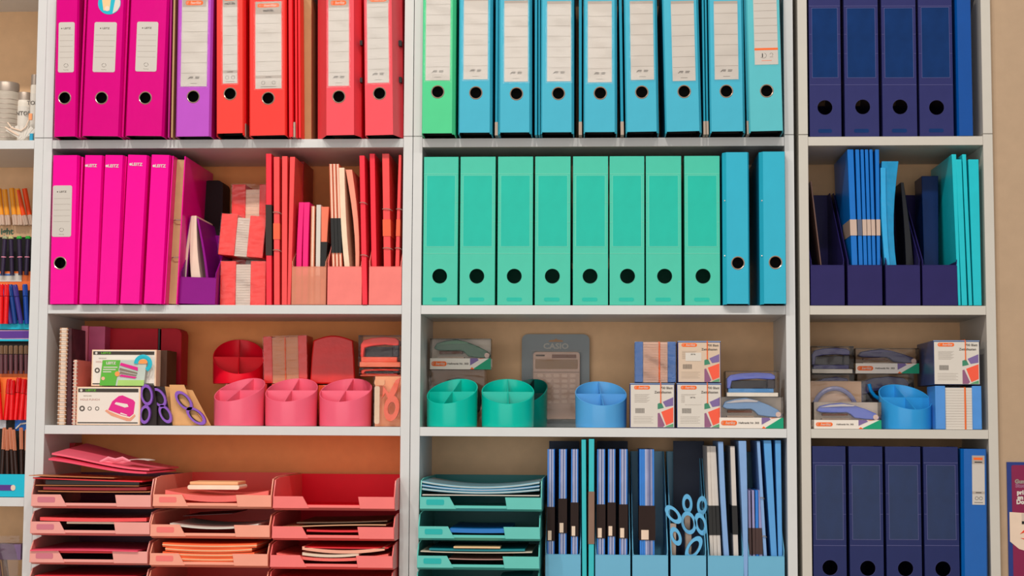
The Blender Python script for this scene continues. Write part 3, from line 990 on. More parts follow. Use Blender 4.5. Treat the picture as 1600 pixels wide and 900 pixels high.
SBI = mat('azure_plastic', (72, 150, 215), .3, var=.015)
pen_cup('sky blue pen cup between the calculator and the note boxes', 898.5, 979.5, 593, 630, Z3, .003, SB, SBI, None, R(6))
SB2 = mat('bright_blue_plastic', (48, 150, 215), .25, var=.015)
pen_cup('bright blue pen cup in the right bookcase', 1374, 1456.5, 596, 634, Z3, .003, SB2, SB2, None, R(14))
X0, Z_ = at(1357, 605, .118)
t = thing('tape_dispenser', 'curved blue tape dispenser edge just left of the bright blue cup', 'tape dispenser', (X0, .112, Z3))
MB().tube([at(a_, b_, .118)[0:1]+(0,)+at(a_, b_, .118)[1:2] for a_, b_ in ((1357, 600), (1360, 611), (1366, 619), (1376, 625), (1390, 628))], .004, 8).build('curved_body', mat('mid_blue_plastic', (0, 120, 190), .3), t)
t.children[0].location = (-X0, 0, -Z3)
MB().box(.004, .06, -.003, .012, 0, .020).build('foot', mat('mid_blue_plastic', (0, 120, 190), .3), t)

# supports behind the pink cups
zt = at(370, 598, .13)[1]
memo_block('coral note block on the shelf behind the left pink cup', 352, 416, 600, Z3, .125, CORAL, depth=.1, yb=660)
memo_block('coral note block on the shelf behind the middle pink cup', 424, 494, 600, Z3, .125, mat('orange_holder', (255, 92, 50), .3), depth=.1, yb=660)
memo_block('orange note block on the shelf behind the right pink cup', 497, 574, 602, Z3, .125, mat('orange_holder', (255, 92, 50), .3), depth=.1, yb=660)
zs = Z3+(at(450, 600, .125)[1]-Z3)
RC = mat('red_plastic', (255, 14, 42), .32, var=.015, spec=.2)
RCI = mat('deep_red_plastic', (250, 4, 30), .4, var=.015, spec=.15)
t = pen_cup('red pen cup standing behind the pink cups', 331, 411, 533, 600, zs+.001, .118, RC, RCI, None, R(12), h=(.100, .020))
memo_block('red wrapped note block with orange cord above the pink cups', 413, 481, 526, zs+.001, .13, mat('red_holder', (225, 42, 36), .3, bump=.2, bscale=90), pil=(.2, .8), paper=mat('kraft', (215, 150, 110), .6), cord=.5, top=.97, depth=.08, rot=R(-2), yb=590)
X0, Zt = at(485, 524, .13)
X1 = at(556, 524, .13)[0]
t = thing('wrapped_parcel', 'red shrink wrapped cube with rounded top behind the right pink cup', 'pack', (X0, .13, zs+.001))
MB().prism([(0, 0), (.003, .06)]+[(.006+k*.0045*1.0*((X1-X0-.012)/.0405)/1.0, Zt-zs-.012+.011*math.sin(PI*k/9)) for k in range(10)]+[(X1-X0-.003, .06), (X1-X0, 0)], 0, .08).build('red_pack', mat('red_film', (214, 36, 34), .22, bump=.6, bscale=40, var=.08), t, .003)

# ------------------------------------------------------------------ staplers, punches and their packs
GREEN = mat('green_print', (0, 150, 110), .5, var=0)
PURP = mat('purple_print', (120, 98, 150), .5, var=0)
STRIP = mat('carton_white', (226, 216, 205), .5, var=.01)


def strip_print(t, w, z0, h, y, ww=1., s='Heftgerät Nr. 303'):
    p = MB().box(0, w*ww, y, y+.0012, z0, z0+h).build('printed_strip', STRIP, t)
    logo(p, w*.15, z0+h*.5, w*.25, h*.44, y-.0006)
    text(s, h*.24, w*.46, z0+h*.5, y-.0004, INK, p, False, .03, wide=1.1)
    MB().prism([(w*.66, z0+h*.35), (w*.66, z0+h), (w*.78, z0+h), (w*.80, z0+h*.82)], y-.0005, y).build('purple_shape', PURP, p)
    MB().prism([(w*.70, z0), (w, z0), (w, z0+h*1.0), (w*.97, z0+h)], y-.0006, y).build('green_shape', GREEN, p)
    MB().prism([(w*.79, z0+h*.92), (w*.83, z0+h), (w*.90, z0+h)], y-.0008, y).build('orange_shape', ORANGE, p)
    MB().prism([(w*.66, z0), (w*.69, z0+h*.2), (w*.73, z0)], y-.0008, y).build('orange_shape', ORANGE, p)
    return p


def stapler_box(label, px0, px1, pyt, zb, Y, col, depth=.045, base=.36, group=None, yb=None, body2=None, dim=False, back=True):
    pym = (pyt+(yb or pyt+45))/2
    X0, X1 = at(px0, pym, Y)[0], at(px1, pym, Y)[0]
    h = at(px0, pyt, Y)[1]-zb
    w = X1-X0
    t = thing('stapler_box', label, 'stapler box', (X0, Y, zb), group)
    bh = h*base
    MB().box(0, w, .002, depth, 0, bh*.25).build('carton_base', STRIP, t)
    strip_print(t, w, 0, bh, 0)
    if back:
        MB().box(0, w, depth-.0012, depth, bh*.25, h).build('carton_back', STRIP, t)
    # stapler: long curved arm over a base
    m = mat('stapler_plastic', col, .25, var=.02)
    m2 = mat('stapler_pale', body2 or (205, 205, 215), .35, var=.02)
    hh = h-bh
    up = [(.06, .55), (.10, .78), (.25, .90), (.42, .97), (.58, .86), (.78, .62), (.93, .38), (.99, .16), (.97, .02), (.80, .04), (.62, .12), (.55, .34), (.50, .42), (.30, .40), (.12, .42), (.06, .50)]
    pts = [(x*w, bh+z*hh) for x, z in up]
    MB().prism(pts, .012, depth-.010).build('stapler_arm', m, t, .0015)
    MB().prism([(x*w, bh+z*hh) for x, z in [(.10, .70), (.25, .84), (.45, .9), (.62, .82), (.60, .76), (.40, .76), (.2, .72)]], .0105, .0122).build('arm_inlay', m2, t)
    MB().box(.13*w, .55*w, .014, depth-.012, bh+.02*hh, bh+.09*hh).build('stapler_base', STEEL, t)
    MB().box(.14*w, .52*w, .016, depth-.014, bh+.24*hh, bh+.36*hh).build('magazine_rail', mat('brown_shade', (96, 52, 30), .4), t)
    MB().cyl((.93*w, .009, bh+.16*hh), .0055, .0055, .003, 'y', 16).build('round_sticker', mat('pale_sticker', (214, 190, 186), .5, var=0), t)

    def f(u, v):
        return w*u, -.0006-.0006*math.sin(8*u+5*v), bh+(h-bh)*v
    b = MB().sheet(f, 10, 6, (0, -.0002, 0))
    b.box(0, w, 0, depth-.002, h-.0004, h)
    b.box(-.0003, 0, 0, depth-.002, bh, h)
    b.box(w, w+.0003, 0, depth-.002, bh, h)
    b.build('clear_cover', HOOD, t, smooth=60)
    return t


def punch_pack(label, px0, px1, pyt, zb, Y, col, col2, depth=.07, group=None, yb=None, white=(225, 222, 215)):
    pym = (pyt+(yb or pyt+45))/2
    X0, X1 = at(px0, pym, Y)[0], at(px1, pym, Y)[0]
    h = at(px0, pyt, Y)[1]-zb
    w = X1-X0
    t = thing('hole_punch_pack', label, 'hole punch', (X0, Y, zb), group)
    m = mat('punch_plastic', col, .2, var=.02)
    m2 = mat('punch_plastic', col2, .25, var=.02)
    MB().box(.02*w, .98*w, .006, depth-.004, 0, h*.16).build('base_tray', mat('tray_white', white, .4), t, .001)
    MB().box(.05*w, .90*w, .008, depth-.008, h*.16, h*.32).build('punch_base', m2, t, .0015)
    # handle: arch over the base, open in the middle
    arch = [(.03, .32), (.03, .72), (.10, .86), (.30, .93), (.60, 1.0-.04), (.85, .93), (.93, .84), (.93, .70), (.86, .68), (.6, .72), (.3, .68), (.12, .62), (.09, .32)]
    MB().prism([(x*w, z*h) for x, z in arch], .012, depth-.014).build('lever', m, t, .0015)
    MB().box(.12*w, .86*w, .03, depth-.016, h*.32, h*.66).build('mechanism', mat('dark_mech', (40, 32, 40), .3), t, .001)
    MB().box(.78*w, .93*w, .012, .03, h*.32, h*.70).build('post', mat('dark_mech', (40, 32, 40), .3), t, .002)

    def f(u, v):
        return w*u, .0-.0012*math.sin(11*u+3*v)*math.cos(7*v-u), h*v
    b = MB().sheet(f, 12, 8, (0, -.0002, 0))
    b.box(0, w, 0.001, depth, h, h+.0004)
    b.box(-.0004, 0, 0.001, depth, 0, h)
    b.box(w, w+.0004, 0.001, depth, 0, h)
    b.build('clear_blister', HOOD, t, smooth=60)
    return t


# middle bay
stapler_box('light blue stapler in its open carton on the shelf, middle bookcase', 1124, 1224, 620, Z3, .002, (110, 150, 200), base=.34, yb=669)
punch_pack('blue hole punch in clear blister lying on the stapler carton', 1134, 1218, 580, Z3+.0655, .01, (92, 108, 205), (70, 135, 200), yb=618, depth=.06)
zt = at(700, 573, .12)[1]
# round clear pack under the green stapler
X0, Zt = at(670, 577, .12)
X1 = at(757, 577, .12)[0]
t = thing('blister_pack', 'clear pack with a round dark tape under the green stapler carton', 'pack', (X0, .12, Z3))
w = X1-X0
MB().box(0, w, .06, .062, 0, Zt-Z3).build('backing_card', mat('tan_card', (170, 135, 108), .6), t)
b = MB()
b.t = Matrix.Translation((w*.5, .04, .055))
pts = [(.045*math.cos(R(a)), 0, .045*math.sin(R(a))) for a in range(0, 360, 12)]
b.tube(pts, .007, 8, True)
b.build('tape_roll', mat('dark_green_roll', (30, 48, 44), .3), t)
MB().box(0, w, 0, .058, Zt-Z3-.0012, Zt-Z3-.0004).build('clear_top', HOOD, t)
MB().box(0, w, .0, .0006, 0, Zt-Z3-.0013).build('clear_front', HOOD, t)
stapler_box('dark green stapler carton at the back left of the middle bookcase', 672, 767, 529, Zt+.0002, .122, (56, 105, 84), base=.36, yb=573, body2=(75, 130, 100))

# calculator in blister card
X0, Z_ = at(815, 600, .235)
X1 = at(921, 600, .235)[0]
w = X1-X0
zt = at(868, 522, .238)[1]
t = thing('calculator_pack', 'silver calculator on a grey hanging card behind the cups', 'calculator', (X0, .235, Z3))
H = zt-Z3
GC = mat('grey_blue_card', (134, 140, 142), .45, var=.02)
b = MB()
card = rrect(0, w, 0.0, H, .014, 6)
b.prism(card, .004, .0055)
b.build('backing_card', GC, t)
cx = w*.505
MB().prism([(cx-.017, H-.016), (cx-.013, H-.0135), (cx-.004, H-.0125), (cx, H-.0095), (cx+.004, H-.0125), (cx+.013, H-.0135), (cx+.017, H-.016), (cx+.013, H-.0175), (cx-.013, H-.0175)], .0035, .0042).build('hanger_slot', mat('slot_shadow', (172, 134, 104), .7), t)
text('CASIO', .0170, cx, H-.0275, .0032, mat('silver_print', (172, 168, 160), .4, var=0), t, False, .03, wide=1.15)
cw = w*.69
cx0, cx1 = cx-cw/2+.0015, cx+cw/2+.0015
ch = H-.04
CALC = mat('silver_pink_shell', (200, 172, 158), .35, var=.03)
p = MB().prism(rrect(cx0, cx1, .018, ch, .008, 5), -.008, .0035).build('calculator_body', CALC, t, .001)
MB().prism(rrect(cx0+.005, cx1-.005, ch-.038, ch-.017, .002), -.0092, -.008).build('display', mat('lcd', (146, 112, 78), .2, var=.05), p)
MB().prism(rrect(cx0+.042, cx1-.008, ch-.014, ch-.006, .001), -.0092, -.008).build('solar_cell', mat('solar', (112, 62, 34), .2), p)
MB().prism(rrect(cx0+.006, cx0+.026, ch-.010, ch-.0065, .001), -.0092, -.008).build('name_plate', INK, p)
MB().box(cx0+.001, cx1-.001, -.0088, -.008, ch-.0455, ch-.0447).build('seam', INK, p)
KEY = mat('calculator_key', (214, 190, 176), .4, var=.02)
kw = (cx1-cx0-.014)/5
b0 = None
for r_ in range(6):
    for c_ in range(5):
        kx = cx0+.007+kw*(c_+.5)
        kz = ch-.053-.0115*r_
        if b0 is None:
            b0 = MB().prism(rrect(-kw*.36, kw*.36, -.0038, .0038, .003), -.0104, -.008).build('key', KEY, p)
            b0.location = (kx, 0, kz)
        else:
            k = b0.copy()
            k.location = (kx, 0, kz)
            C.objects.link(k)
            k.parent = p


def fbl(u, v):
    return cx0-.003+(cw+.003)*u, -.012-.0016*math.sin(7*v+9*u)*math.sin(PI*u)*math.sin(PI*v), .014+(ch-.011)*v


b = MB().sheet(fbl, 12, 16, (0, -.0002, 0))
b.build('clear_blister', HOOD, t, smooth=180)

# ------------------------------------------------------------------ printed note boxes


def note_box(label, px0, px1, pyt, zb, Y, yb, side=(42, 60, 130), depth=.085, group=None, price=False, cordx=.69, tint=None):
    pym = (pyt+yb)/2
    X0, X1 = at(px0, pym, Y)[0], at(px1, pym, Y)[0]
    h = at((px0+px1)/2, pyt, Y)[1]-zb
    w = X1-X0
    t = thing('note_box', label, 'note box', (X0, Y, zb), group)
    MB().box(0, w, .0012, depth, 0, h).build('box_body', mat('blue_plastic_box', side, .3), t, .001)
    MB().box(.0, w, -.0002, .0012, h-.0014, h).build('top_rim', mat('pale_blue_rim', (140, 170, 215), .3), t)
    e = .0012
    p = MB().box(e, w-e, .0, .0013, .0012, h-.003).build('printed_card', tint or PAPER, t)
    y = -.0004
    logo(p, w*.27, h*.905, w*.36, h*.085, y)
    text('700 Blatt', h*.075, w*.82, h*.895, y, INK, p, False, .02)
    text('Zettelkasten', h*.075, w*.74, h*.80, y, INK, p, False, .02)
    b = MB()
    for k in range(9):
        b.box(w*.1, w*(.44-.03*(k % 3)), y, 0, h*(.75-k*.022), h*(.75-k*.022)+.0003)
    for k in range(5):
        b.box(w*.08, w*(.52-.04*(k % 2)), y, 0, h*(.25-k*.035), h*(.25-k*.035)+.0003)
    b.build('fine_print', LINE, p)
    b = MB()
    x = w*.12
    for k in range(16):
        d = .0004 if k % 3 else .0009
        b.box(x, x+d, y, 0, h*.33, h*.44)
        x += d+.0006
    b.build('barcode', INK, p)
    G = lambda pts: [(a*w, c*h) for a, c in pts]
    MB().prism(G([(.62, .42), (.62, .54), (.70, .575), (.76, .45)]), y, 0).build('green_shape', mat('green_dark', (60, 130, 100), .5, var=0), p)
    MB().prism(G([(.735, .585), (.97, .69), (.97, .50), (.80, .47)]), y, 0).build('purple_shape', PURP, p)
    MB().prism(G([(.70, .36), (.97, .465), (.97, .13), (.81, .06)]), y, 0).build('red_shape', mat('red_print', (250, 88, 62), .5, var=0), p)
    MB().prism(G([(.62, .02), (.62, .33), (.66, .34), (.78, .06), (.74, .02)]), y, 0).build('plum_shape', mat('plum_print', (140, 88, 120), .5, var=0), p)
    MB().prism(G([(.78, .02), (.84, .05), (.97, .10), (.97, .02)]), y, 0).build('green_shape', mat('green_mid', (88, 150, 105), .5, var=0), p)
    if price:
        q = MB().prism(G([(.18, .52), (.18, .72), (.55, .72), (.55, .52)]), y*1.6, 0).build('price_label', PAPER, p)
        text('ZETTEL', h*.035, w*.36, h*.68, y*2.2, INK, p, False, .04)
    MB().tube([(w*cordx, .0, .0)if 0 else (w*cordx, -.001, h*.55), (w*cordx, -.0012, h*.8), (w*cordx, -.001, h-.001), (w*cordx, .004, h+.0012), (w*cordx, depth*.6, h+.0012)], .0011, 6).build('cord', ORANGE, t)
    return t


SBH = mat('steel_blue_holder', (58, 108, 176), .3, bump=.15, bscale=90)
note_box('white printed note box on the shelf next to the sky blue cup', 984.5, 1054, 599, Z3, .003, 668)
note_box('white printed note box with price label beside the stapler carton', 1057.5, 1127, 599, Z3, .003, 668, price=True)
zb = at(1050, 599, .02)[1]+.0016
memo_block('blue note block with orange cord on the left printed box', 992, 1056, 534, zb, .012, SBH, pil=(.20, .80), paper=mat('pinkish_paper', (205, 170, 150), .6), cord=.6, top=.99, depth=.075, yb=598)
note_box('printed note box stacked on the priced box, middle bookcase', 1059, 1126, 533, zb, .012, 598, price=True, tint=mat('shade_card', (205, 182, 160), .55, var=.02))
# right bay
memo_block('blue note block with orange cord at the right upright', 1461.5, 1534, 603, Z3, .003, mat('cornflower_holder', (72, 138, 210), .3), pil=(.22, .80), paper=PAPER, cord=.65, top=.96, depth=.085, wrap=False, yb=671)
zb = at(1495, 602, .003)[1]+.0012
note_box('printed note box on the blue block, right bookcase', 1459, 1531, 532, zb, .003, 601, side=(50, 66, 110), depth=.18)
stapler_box('blue stapler in its carton at the front of the right bookcase', 1272, 1377, 628, Z3, .003, (100, 118, 205), base=.33, yb=671)
# dome pack behind it
X0, Zt = at(1267.5, 595, .055)
X1 = at(1352, 595, .055)[0]
t = thing('blister_pack', 'clear pack with a pale blue curved dispenser behind the front carton', 'pack', (X0, .055, Z3))
w = X1-X0
H = Zt-Z3
MB().box(0, w, .055, .056, 0, H).build('backing_card', mat('beige_card', (205, 175, 150), .6), t)
b = MB()
pts = [(w*.47+w*.40*math.cos(R(a)), .03, H*.35+H*.5*math.sin(R(a))) for a in range(0, 181, 12)]
b.tube(pts, .005, 8)
b.build('dispenser_arch', mat('periwinkle', (130, 142, 205), .25), t)
MB().prism([(q[0]+(w*.47-q[0])*.12, q[2]-.004) for q in pts], .034, .05).build('dispenser_core', mat('frosted_white', (210, 190, 180), .4), t)
b = MB().box(0, w, 0, .0005, 0, H)
b.box(0, w, .0005, .055, H-.0005, H)
b.build('clear_cover', HOOD, t)
# back stack in right bay
zt = at(1300, 583, .14)[1]
X0 = at(1267, 590, .14)[0]
X1 = at(1335, 590, .14)[0]
punch_pack('dark blue hole punch in clear pack, lower back of the right bookcase', 1268, 1335, 585, Z3, .135, (60, 58, 120), (60, 60, 120), yb=640, depth=.075)
zt = at(1300, 584, .135)[1]+.001
punch_pack('dark blue hole punch in shiny clear pack, upper back left', 1268, 1334, 541, zt, .133, (62, 58, 125), (62, 60, 120), yb=580, depth=.075)
punch_pack('dark blue punch pack under the small stapler carton', 1340, 1428, 584, Z3, .14, (44, 46, 92), (40, 42, 80), yb=640, depth=.07)
stapler_box('navy stapler in carton at the back of the right bookcase', 1337, 1436, 544, zt, .13, (52, 50, 98), base=.4, yb=583, body2=(74, 70, 120), back=False)

# ------------------------------------------------------------------ row 3 left bay: notebooks and boxes


def spiral(label, px0, px1, pyt, zb, Y, m, edge, depth=.2, n=24, yb=664, coil=None):
    X0, X1 = at(px0, 600, Y)[0], at(px1, 600, Y)[0]
    h = at(px0, pyt, Y)[1]-zb
    w = X1-X0
    t = thing('spiral_notebook', label, 'notebook', (X0, Y, zb))
    MB().box(w*.05, w*.16, .004, depth, 0, h).build('cover', m, t)
    MB().box(w*.84, w*.95, .004, depth, 0, h).build('cover', m, t)
    MB().box(w*.18, w*.82, .006, depth, 0, h).build('pages', edge, t)
    for k in range(n):
        z = h*(k+.5)/n
        if k == 0:
            c0 = MB().tube([(w*.5+w*.5*math.cos(R(a)), .006-.008*math.sin(R(a)), 0) for a in range(0, 181, 30)], .0011, 5).build('coil_ring', coil or BLACK, t)
            c0.location = (0, 0, z)
        else:
            c = c0.copy()
            c.location = (0, 0, z)
            C.objects.link(c)
            c.parent = t
    return t


spiral('spiral notebook with cream pages nearest the left upright', 90, 103, 512, Z3, .012, mat('tan_cover2', (200, 150, 115), .5), PAPER2, coil=mat('white_coil', (225, 215, 205), .35))
folder('dark patterned notebook between the spiral notebook and the pink planner', 104, 112, 664, 104, 513, .02, Z3, mat('dark_floral', (70, 30, 36), .5, var=.5), depth=.2, name='notebook', cat='notebook')
spiral('short spiral notebook with pink striped edge beside the planner', 113, 119, 562, Z3, .006, mat('coral_cover', (215, 120, 110), .5), PAPER2, depth=.15, n=18, coil=mat('white_coil', (225, 215, 205), .35))
folder('thin maroon notebook left of the pink planner', 113, 117.5, 664, 114, 520, .10, Z3, mat('maroon', (110, 25, 50), .5), depth=.1, name='notebook', cat='notebook')
# pink planner with black lower part
X0, Zt = at(121, 508, .09)
X1 = at(157, 508, .09)[0]
t = thing('planner', 'pink and black planner standing behind the white punch box', 'planner', (X0+.001, .115, Z3), None, (0, 0, 0))
H = Zt-Z3
w = X1-X0
zc = H*.60
MB().box(0, w*.28, 0, .10, zc, H).build('spine', mat('light_pink', (235, 125, 150), .45), t, .001)
MB().box(0, w*.28, 0, .10, 0, zc-.0003).build('spine_base', BLACK, t, .001)
MB().box(w*.30, w, .006, .10, zc, H-.001).build('cover', mat('planner_pink', (188, 78, 120), .45), t)
MB().box(w*.30, w, .006, .10, 0, zc-.0003).build('cover_base', BLACK, t)
# crimson ring binders behind
for (a, c_, lb, Y) in ((164, 247, 'crimson album lying at the back behind the white boxes', .16), (252, 284, 'crimson album with dark lower half at the back, right of the strap', .16)):
    X0, Zt = at(a, 513, Y)
    X1 = at(c_, 513, Y)[0]
    H = Zt-Z3
    w = X1-X0
    t = thing('album', lb, 'album', (X0, Y, Z3))
    rr = .012
    poly = [(0, H*.42), (w, H*.42)]+([(w, H-rr), (w-rr*.3, H-rr*.3), (w-rr, H)] if c_ == 284 else [(w, H)])+[(0, H)]
    MB().prism(poly, 0, .06).build('upper_cover', mat('crimson_cloth', (178, 8, 34), .6, bump=.1, bscale=500), t, .001)
    MB().box(0, w-(.004 if c_ == 284 else 0), .001, .06, 0, H*.42-.0004).build('lower_cover', mat('dark_brown_cloth', (52, 24, 20), .6), t)
    if c_ == 247:
        MB().box(w+.0006, w+.0040, .001, .06, 0, H-.001).build('strap', BLACK, t)

KCARD = mat('box_edge_cream', (235, 200, 170), .5, var=.02)
GREYB = mat('box_dark_band', (62, 54, 46), .5, var=0)
GRN = mat('box_green', (90, 175, 55), .45, var=.03)
MGP = mat('magenta_print', (215, 20, 130), .4, var=0)


def punch_box(label, px0, px1, pyt, zb, Y, yb, depth=.11, detail=True, extra=False):
    pym = (pyt+yb)/2
    X0, X1 = at(px0, pym, Y)[0], at(px1, pym, Y)[0]
    h = at((px0+px1)/2, pyt, Y)[1]-zb
    w = X1-X0
    t = thing('carton', label, 'box', (X0, Y, zb))
    MB().box(0, w, .0005, depth, 0, h).build('box_body', KCARD, t, .0006)
    e = .003
    p = MB().box(e, w-e, 0, .001, e*.7, h-e*.7).build('front_panel', STRIP, t)
    y = -.0003
    MB().box(e, w-e*1.5, y, 0, h*.86, h*.955).build('header_band', GREYB, p)
    text('LEITZ', h*.07, w*.22, h*.907, y*2, mat('band_green', (95, 165, 50), .5, var=0), p, False, .04, wide=1.6)
    b = MB().cyl((w*.07, y*2, h*.907), h*.035, h*.035, .0003, 'y', 12)
    b.build('header_dot', PAPER, p)
    MB().box(e, w-e*1.5, y, 0, h*.045, h*.075).build('footer_band', GREYB, p)
    text('WOW', h*.055, w*.17, h*.76, y*2, LINE, p, False, .0, wide=1.4)
    text('HOLE PUNCH', h*.07, w*.21, h*.665, y*2, mat('soft_red_ink', (190, 140, 130), .5, var=0), p, False, .0, wide=1.2)
    for k in range(3):
        b = MB().ring(w*(.09+.118*k), h*.43, y*2, 0, h*(.075 if k == 0 else .055), h*.035, 16)
        b.build('round_mark', INK, p)
    if not extra:
        G = lambda pts: [(a*w, c*h) for a, c in pts]
        q = MB().prism(G([(.50, .40), (.56, .62), (.66, .76), (.72, .78), (.89, .66), (.92, .60), (.90, .30), (.84, .22), (.70, .28)]), y*2, 0).build('punch_picture', MGP, p)
        MB().prism(G([(.60, .55), (.62, .60), (.80, .55), (.82, .48), (.76, .46)]), y*3, 0).build('picture_slot', STRIP, q) if 0 else MB().prism(G([(.60, .55), (.62, .60), (.80, .55), (.82, .48), (.76, .46)]), y*3, y*2).build('picture_slot', STRIP, p)
        MB().prism(G([(.70, .33), (.80, .27), (.80, .25), (.69, .30)]), y*3, y*2).build('picture_slot', STRIP, p)
        MB().prism(G([(.45, .37), (.48, .41), (.52, .36), (.70, .24), (.84, .18), (.92, .29), (.93, .24), (.86, .11), (.80, .11), (.55, .25)]), y*2.5, 0).build('picture_base', mat('rose_gold', (222, 150, 120), .4), p)
    return t


punch_box('white carton with a magenta hole punch picture on the shelf', 119.5, 219, 604.5, Z3, .003, 664)
zb = at(170, 603.5, .006)[1]+.0008
punch_box('white carton behind the green stapler box, on the punch carton', 143, 244, 546.5, zb, .02, 600, extra=True, depth=.09)
X0, Zt = at(246, 548, .075)
X1 = at(265, 548, .075)[0]
t = thing('carton', 'dark brown carton end right of the stacked white cartons', 'box', (X0, .055, Z3))
MB().box(0, X1-X0, 0, .08, 0, Zt-Z3).build('box_body', mat('brown_box', (70, 40, 24), .5), t, .0006)
MB().box((X1-X0)*.25, (X1-X0)*.45, -.0004, .0, .0, Zt-Z3).build('edge_stripe', KCARD, t)
# green stapler carton, leaning on the white one
X0, _ = at(155, 600, .002)
X1 = at(224, 600, .002)[0]
t = thing('carton', 'small green and white stapler carton leaning on the upper white carton', 'box', (X0, .004, zb+.0005), None, (0, R(-3)*0, 0))
w = X1-X0
h = at(190, 563, .002)[1]-zb
poly = [(0, 0), (w, .0), (w*1.06, h), (w*.06, h)]
MB().prism(poly, .0008, .0145).build('box_body', mat('silver_card', (185, 195, 185), .35), t)
MB().prism([(0, 0), (w*.36, 0), (w*.46, h), (w*.06, h)], 0, .0008).build('green_panel', GRN, t)
MB().prism([(w*.40, 0), (w, 0), (w*1.01, h*.22), (w*.42, h*.22)], 0, .0008).build('green_foot', mat('box_light_green', (165, 205, 110), .45), t)
text('LEITZ', h*.14, w*.25, h*.88, -.0004, PAPER, t, False, .05, wide=1.1)
b = MB()
for k, (a, c_) in enumerate(((.06, .40), (.05, .36), (.05, .26))):
    b.box(w*a+.002, w*c_, -.0004, 0, h*(.70-k*.09), h*(.74-k*.09))
b.build('printed_lines', PAPER, t)
MB().cyl((w*.08, -.0006, h*.28), h*.07, h*.07, .0006, 'y', 14).build('print_dot', mat('peach_dot', (240, 180, 150), .5, var=0), t)
MB().cyl((w*.40, -.0008, h*.46), h*.1, h*.1, .0008, 'y', 16).build('orange_dot', mat('orange_dot', (240, 150, 80), .5, var=0), t)
for pl, mm in (([(.48, .90), (.86, .72), (.86, .58), (.45, .80)], MGP), ([(.45, .36), (.80, .28), (.84, .34), (.48, .44)], MGP),
               ([(.45, .70), (.85, .52), (.85, .46), (.44, .60)], mat('taupe_print', (130, 115, 100), .5, var=0)), ([(.45, .48), (.82, .38), (.84, .42), (.47, .56)], mat('taupe_print', (130, 115, 100), .5, var=0)),
               ([(.44, .59), (.83, .45), (.83, .43), (.46, .56)], PAPER)):
    MB().prism([(w*a_, h*b_) for a_, b_ in pl], -.0006, 0).build('stapler_picture', mm, t)
# round blue sticker on the carton corner
b = MB()
b.t = Matrix.Translation((w*.98, -.0012, h*.86))
pts = [(.0150*math.cos(R(a)), 0, .0150*math.sin(R(a))) for a in range(-60, 190, 10)]
b.tube(pts, .0045, 8, False, .2)
b.build('blue_sticker', mat('sticker_blue', (20, 175, 195), .35, var=0), t)
MB().prism(rrect(w*.98-.011, w*.98+.009, h*.86-.0, h*.86+.009, .003), -.0012, -.0002).build('orange_sticker_panel', mat('sticker_orange', (248, 150, 80), .5, var=0), t)


# ------------------------------------------------------------------ scissors
def scissor_handle(b, c, rx, rz, ang, wid=.007, th=.0038, n=28):
    """flat oval loop: band of width wid standing out along y"""
    ca, sa = math.cos(ang), math.sin(ang)
    vs, fs = [], []
    for i in range(n):
        a = 2*PI*i/n
        for (k, dy) in ((1., 0), (1., wid), (1-th/rx, wid), (1-th/rx, 0)):
            x, z = rx*k*math.cos(a), rz*k*math.sin(a)
            vs.append((c[0]+x*ca-z*sa, c[1]+dy, c[2]+x*sa+z*ca))
    for i in range(n):
        j = (i+1) % n
        for k in range(4):
            l = (k+1) % 4
            fs.append((i*4+k, i*4+l, j*4+l, j*4+k))
    b.add(vs, fs)
    return b


VIO = mat('violet_plastic', (128, 72, 178), .22, var=.03)
BLK = mat('black_grip', (30, 24, 28), .35, var=0)
CARDK = mat('kraft_card', (215, 160, 105), .6, var=.08)
BRN = mat('dark_card', (38, 26, 24), .5)


def scissor_pack(label, px0, px1, ytop, handles, Y, tilt, card, group=None):
    X0, X1 = at(px0, 640, Y)[0], at(px1, 640, Y)[0]
    w = X1-X0
    h = at(px0, ytop, Y)[1]-Z3
    t = thing('scissors_pack', label, 'scissors', (X0, Y, Z3), group, (0, 0, 0))
    k = tilt
    p = MB().prism([(0, 0), (w, 0), (w+k, h*.5), (w*.75+k, h), (k*.3, h)], .010, .0115).build('hanging_card', card, t)
    for (px, py, rx, rz, a) in handles:
        x, z = at(px, py, Y)
        b = scissor_handle(MB(), (x-X0, .0, z-Z3), rx*PXM, rz*PXM, R(a), .009)
        hd = b.build('handle', VIO, t)
        b = scissor_handle(MB(), (x-X0, .0012, z-Z3), rx*PXM-.0039, rz*PXM-.0039, R(a), .007, .0014)
        b.build('grip_lining', BLK, hd)
    return t


t = scissor_pack('violet handled scissors upright on a dark card beside the punch carton', 221, 243, 601, [(229, 617, 9.5, 17, 10), (226.5, 647.5, 8.5, 15, -5)], .006, .0, BRN)
t = scissor_pack('violet handled scissors on the second card from the punch carton', 243, 268, 604, [(247.5, 621, 10, 17, 35), (258, 647, 8.5, 16, 30)], .018, -.010, BRN)
t = scissor_pack('violet handled scissors lying right on a kraft card', 268, 318, 601, [(287, 626, 9.5, 19, 42), (306, 650, 9.5, 19, 50)], .022, -.028, CARDK)
X0 = at(300, 650, .05)[0]
X1 = at(330, 650, .05)[0]
t = thing('card_sheet', 'kraft display card leaning behind the violet scissors', 'card', (X0, .05, Z3))
MB().prism([(-.04, 0), (X1-X0, 0), (.0, .075), (-.06, .083), (-.075, .06)], 0, .0015).build('card_face', CARDK, t)

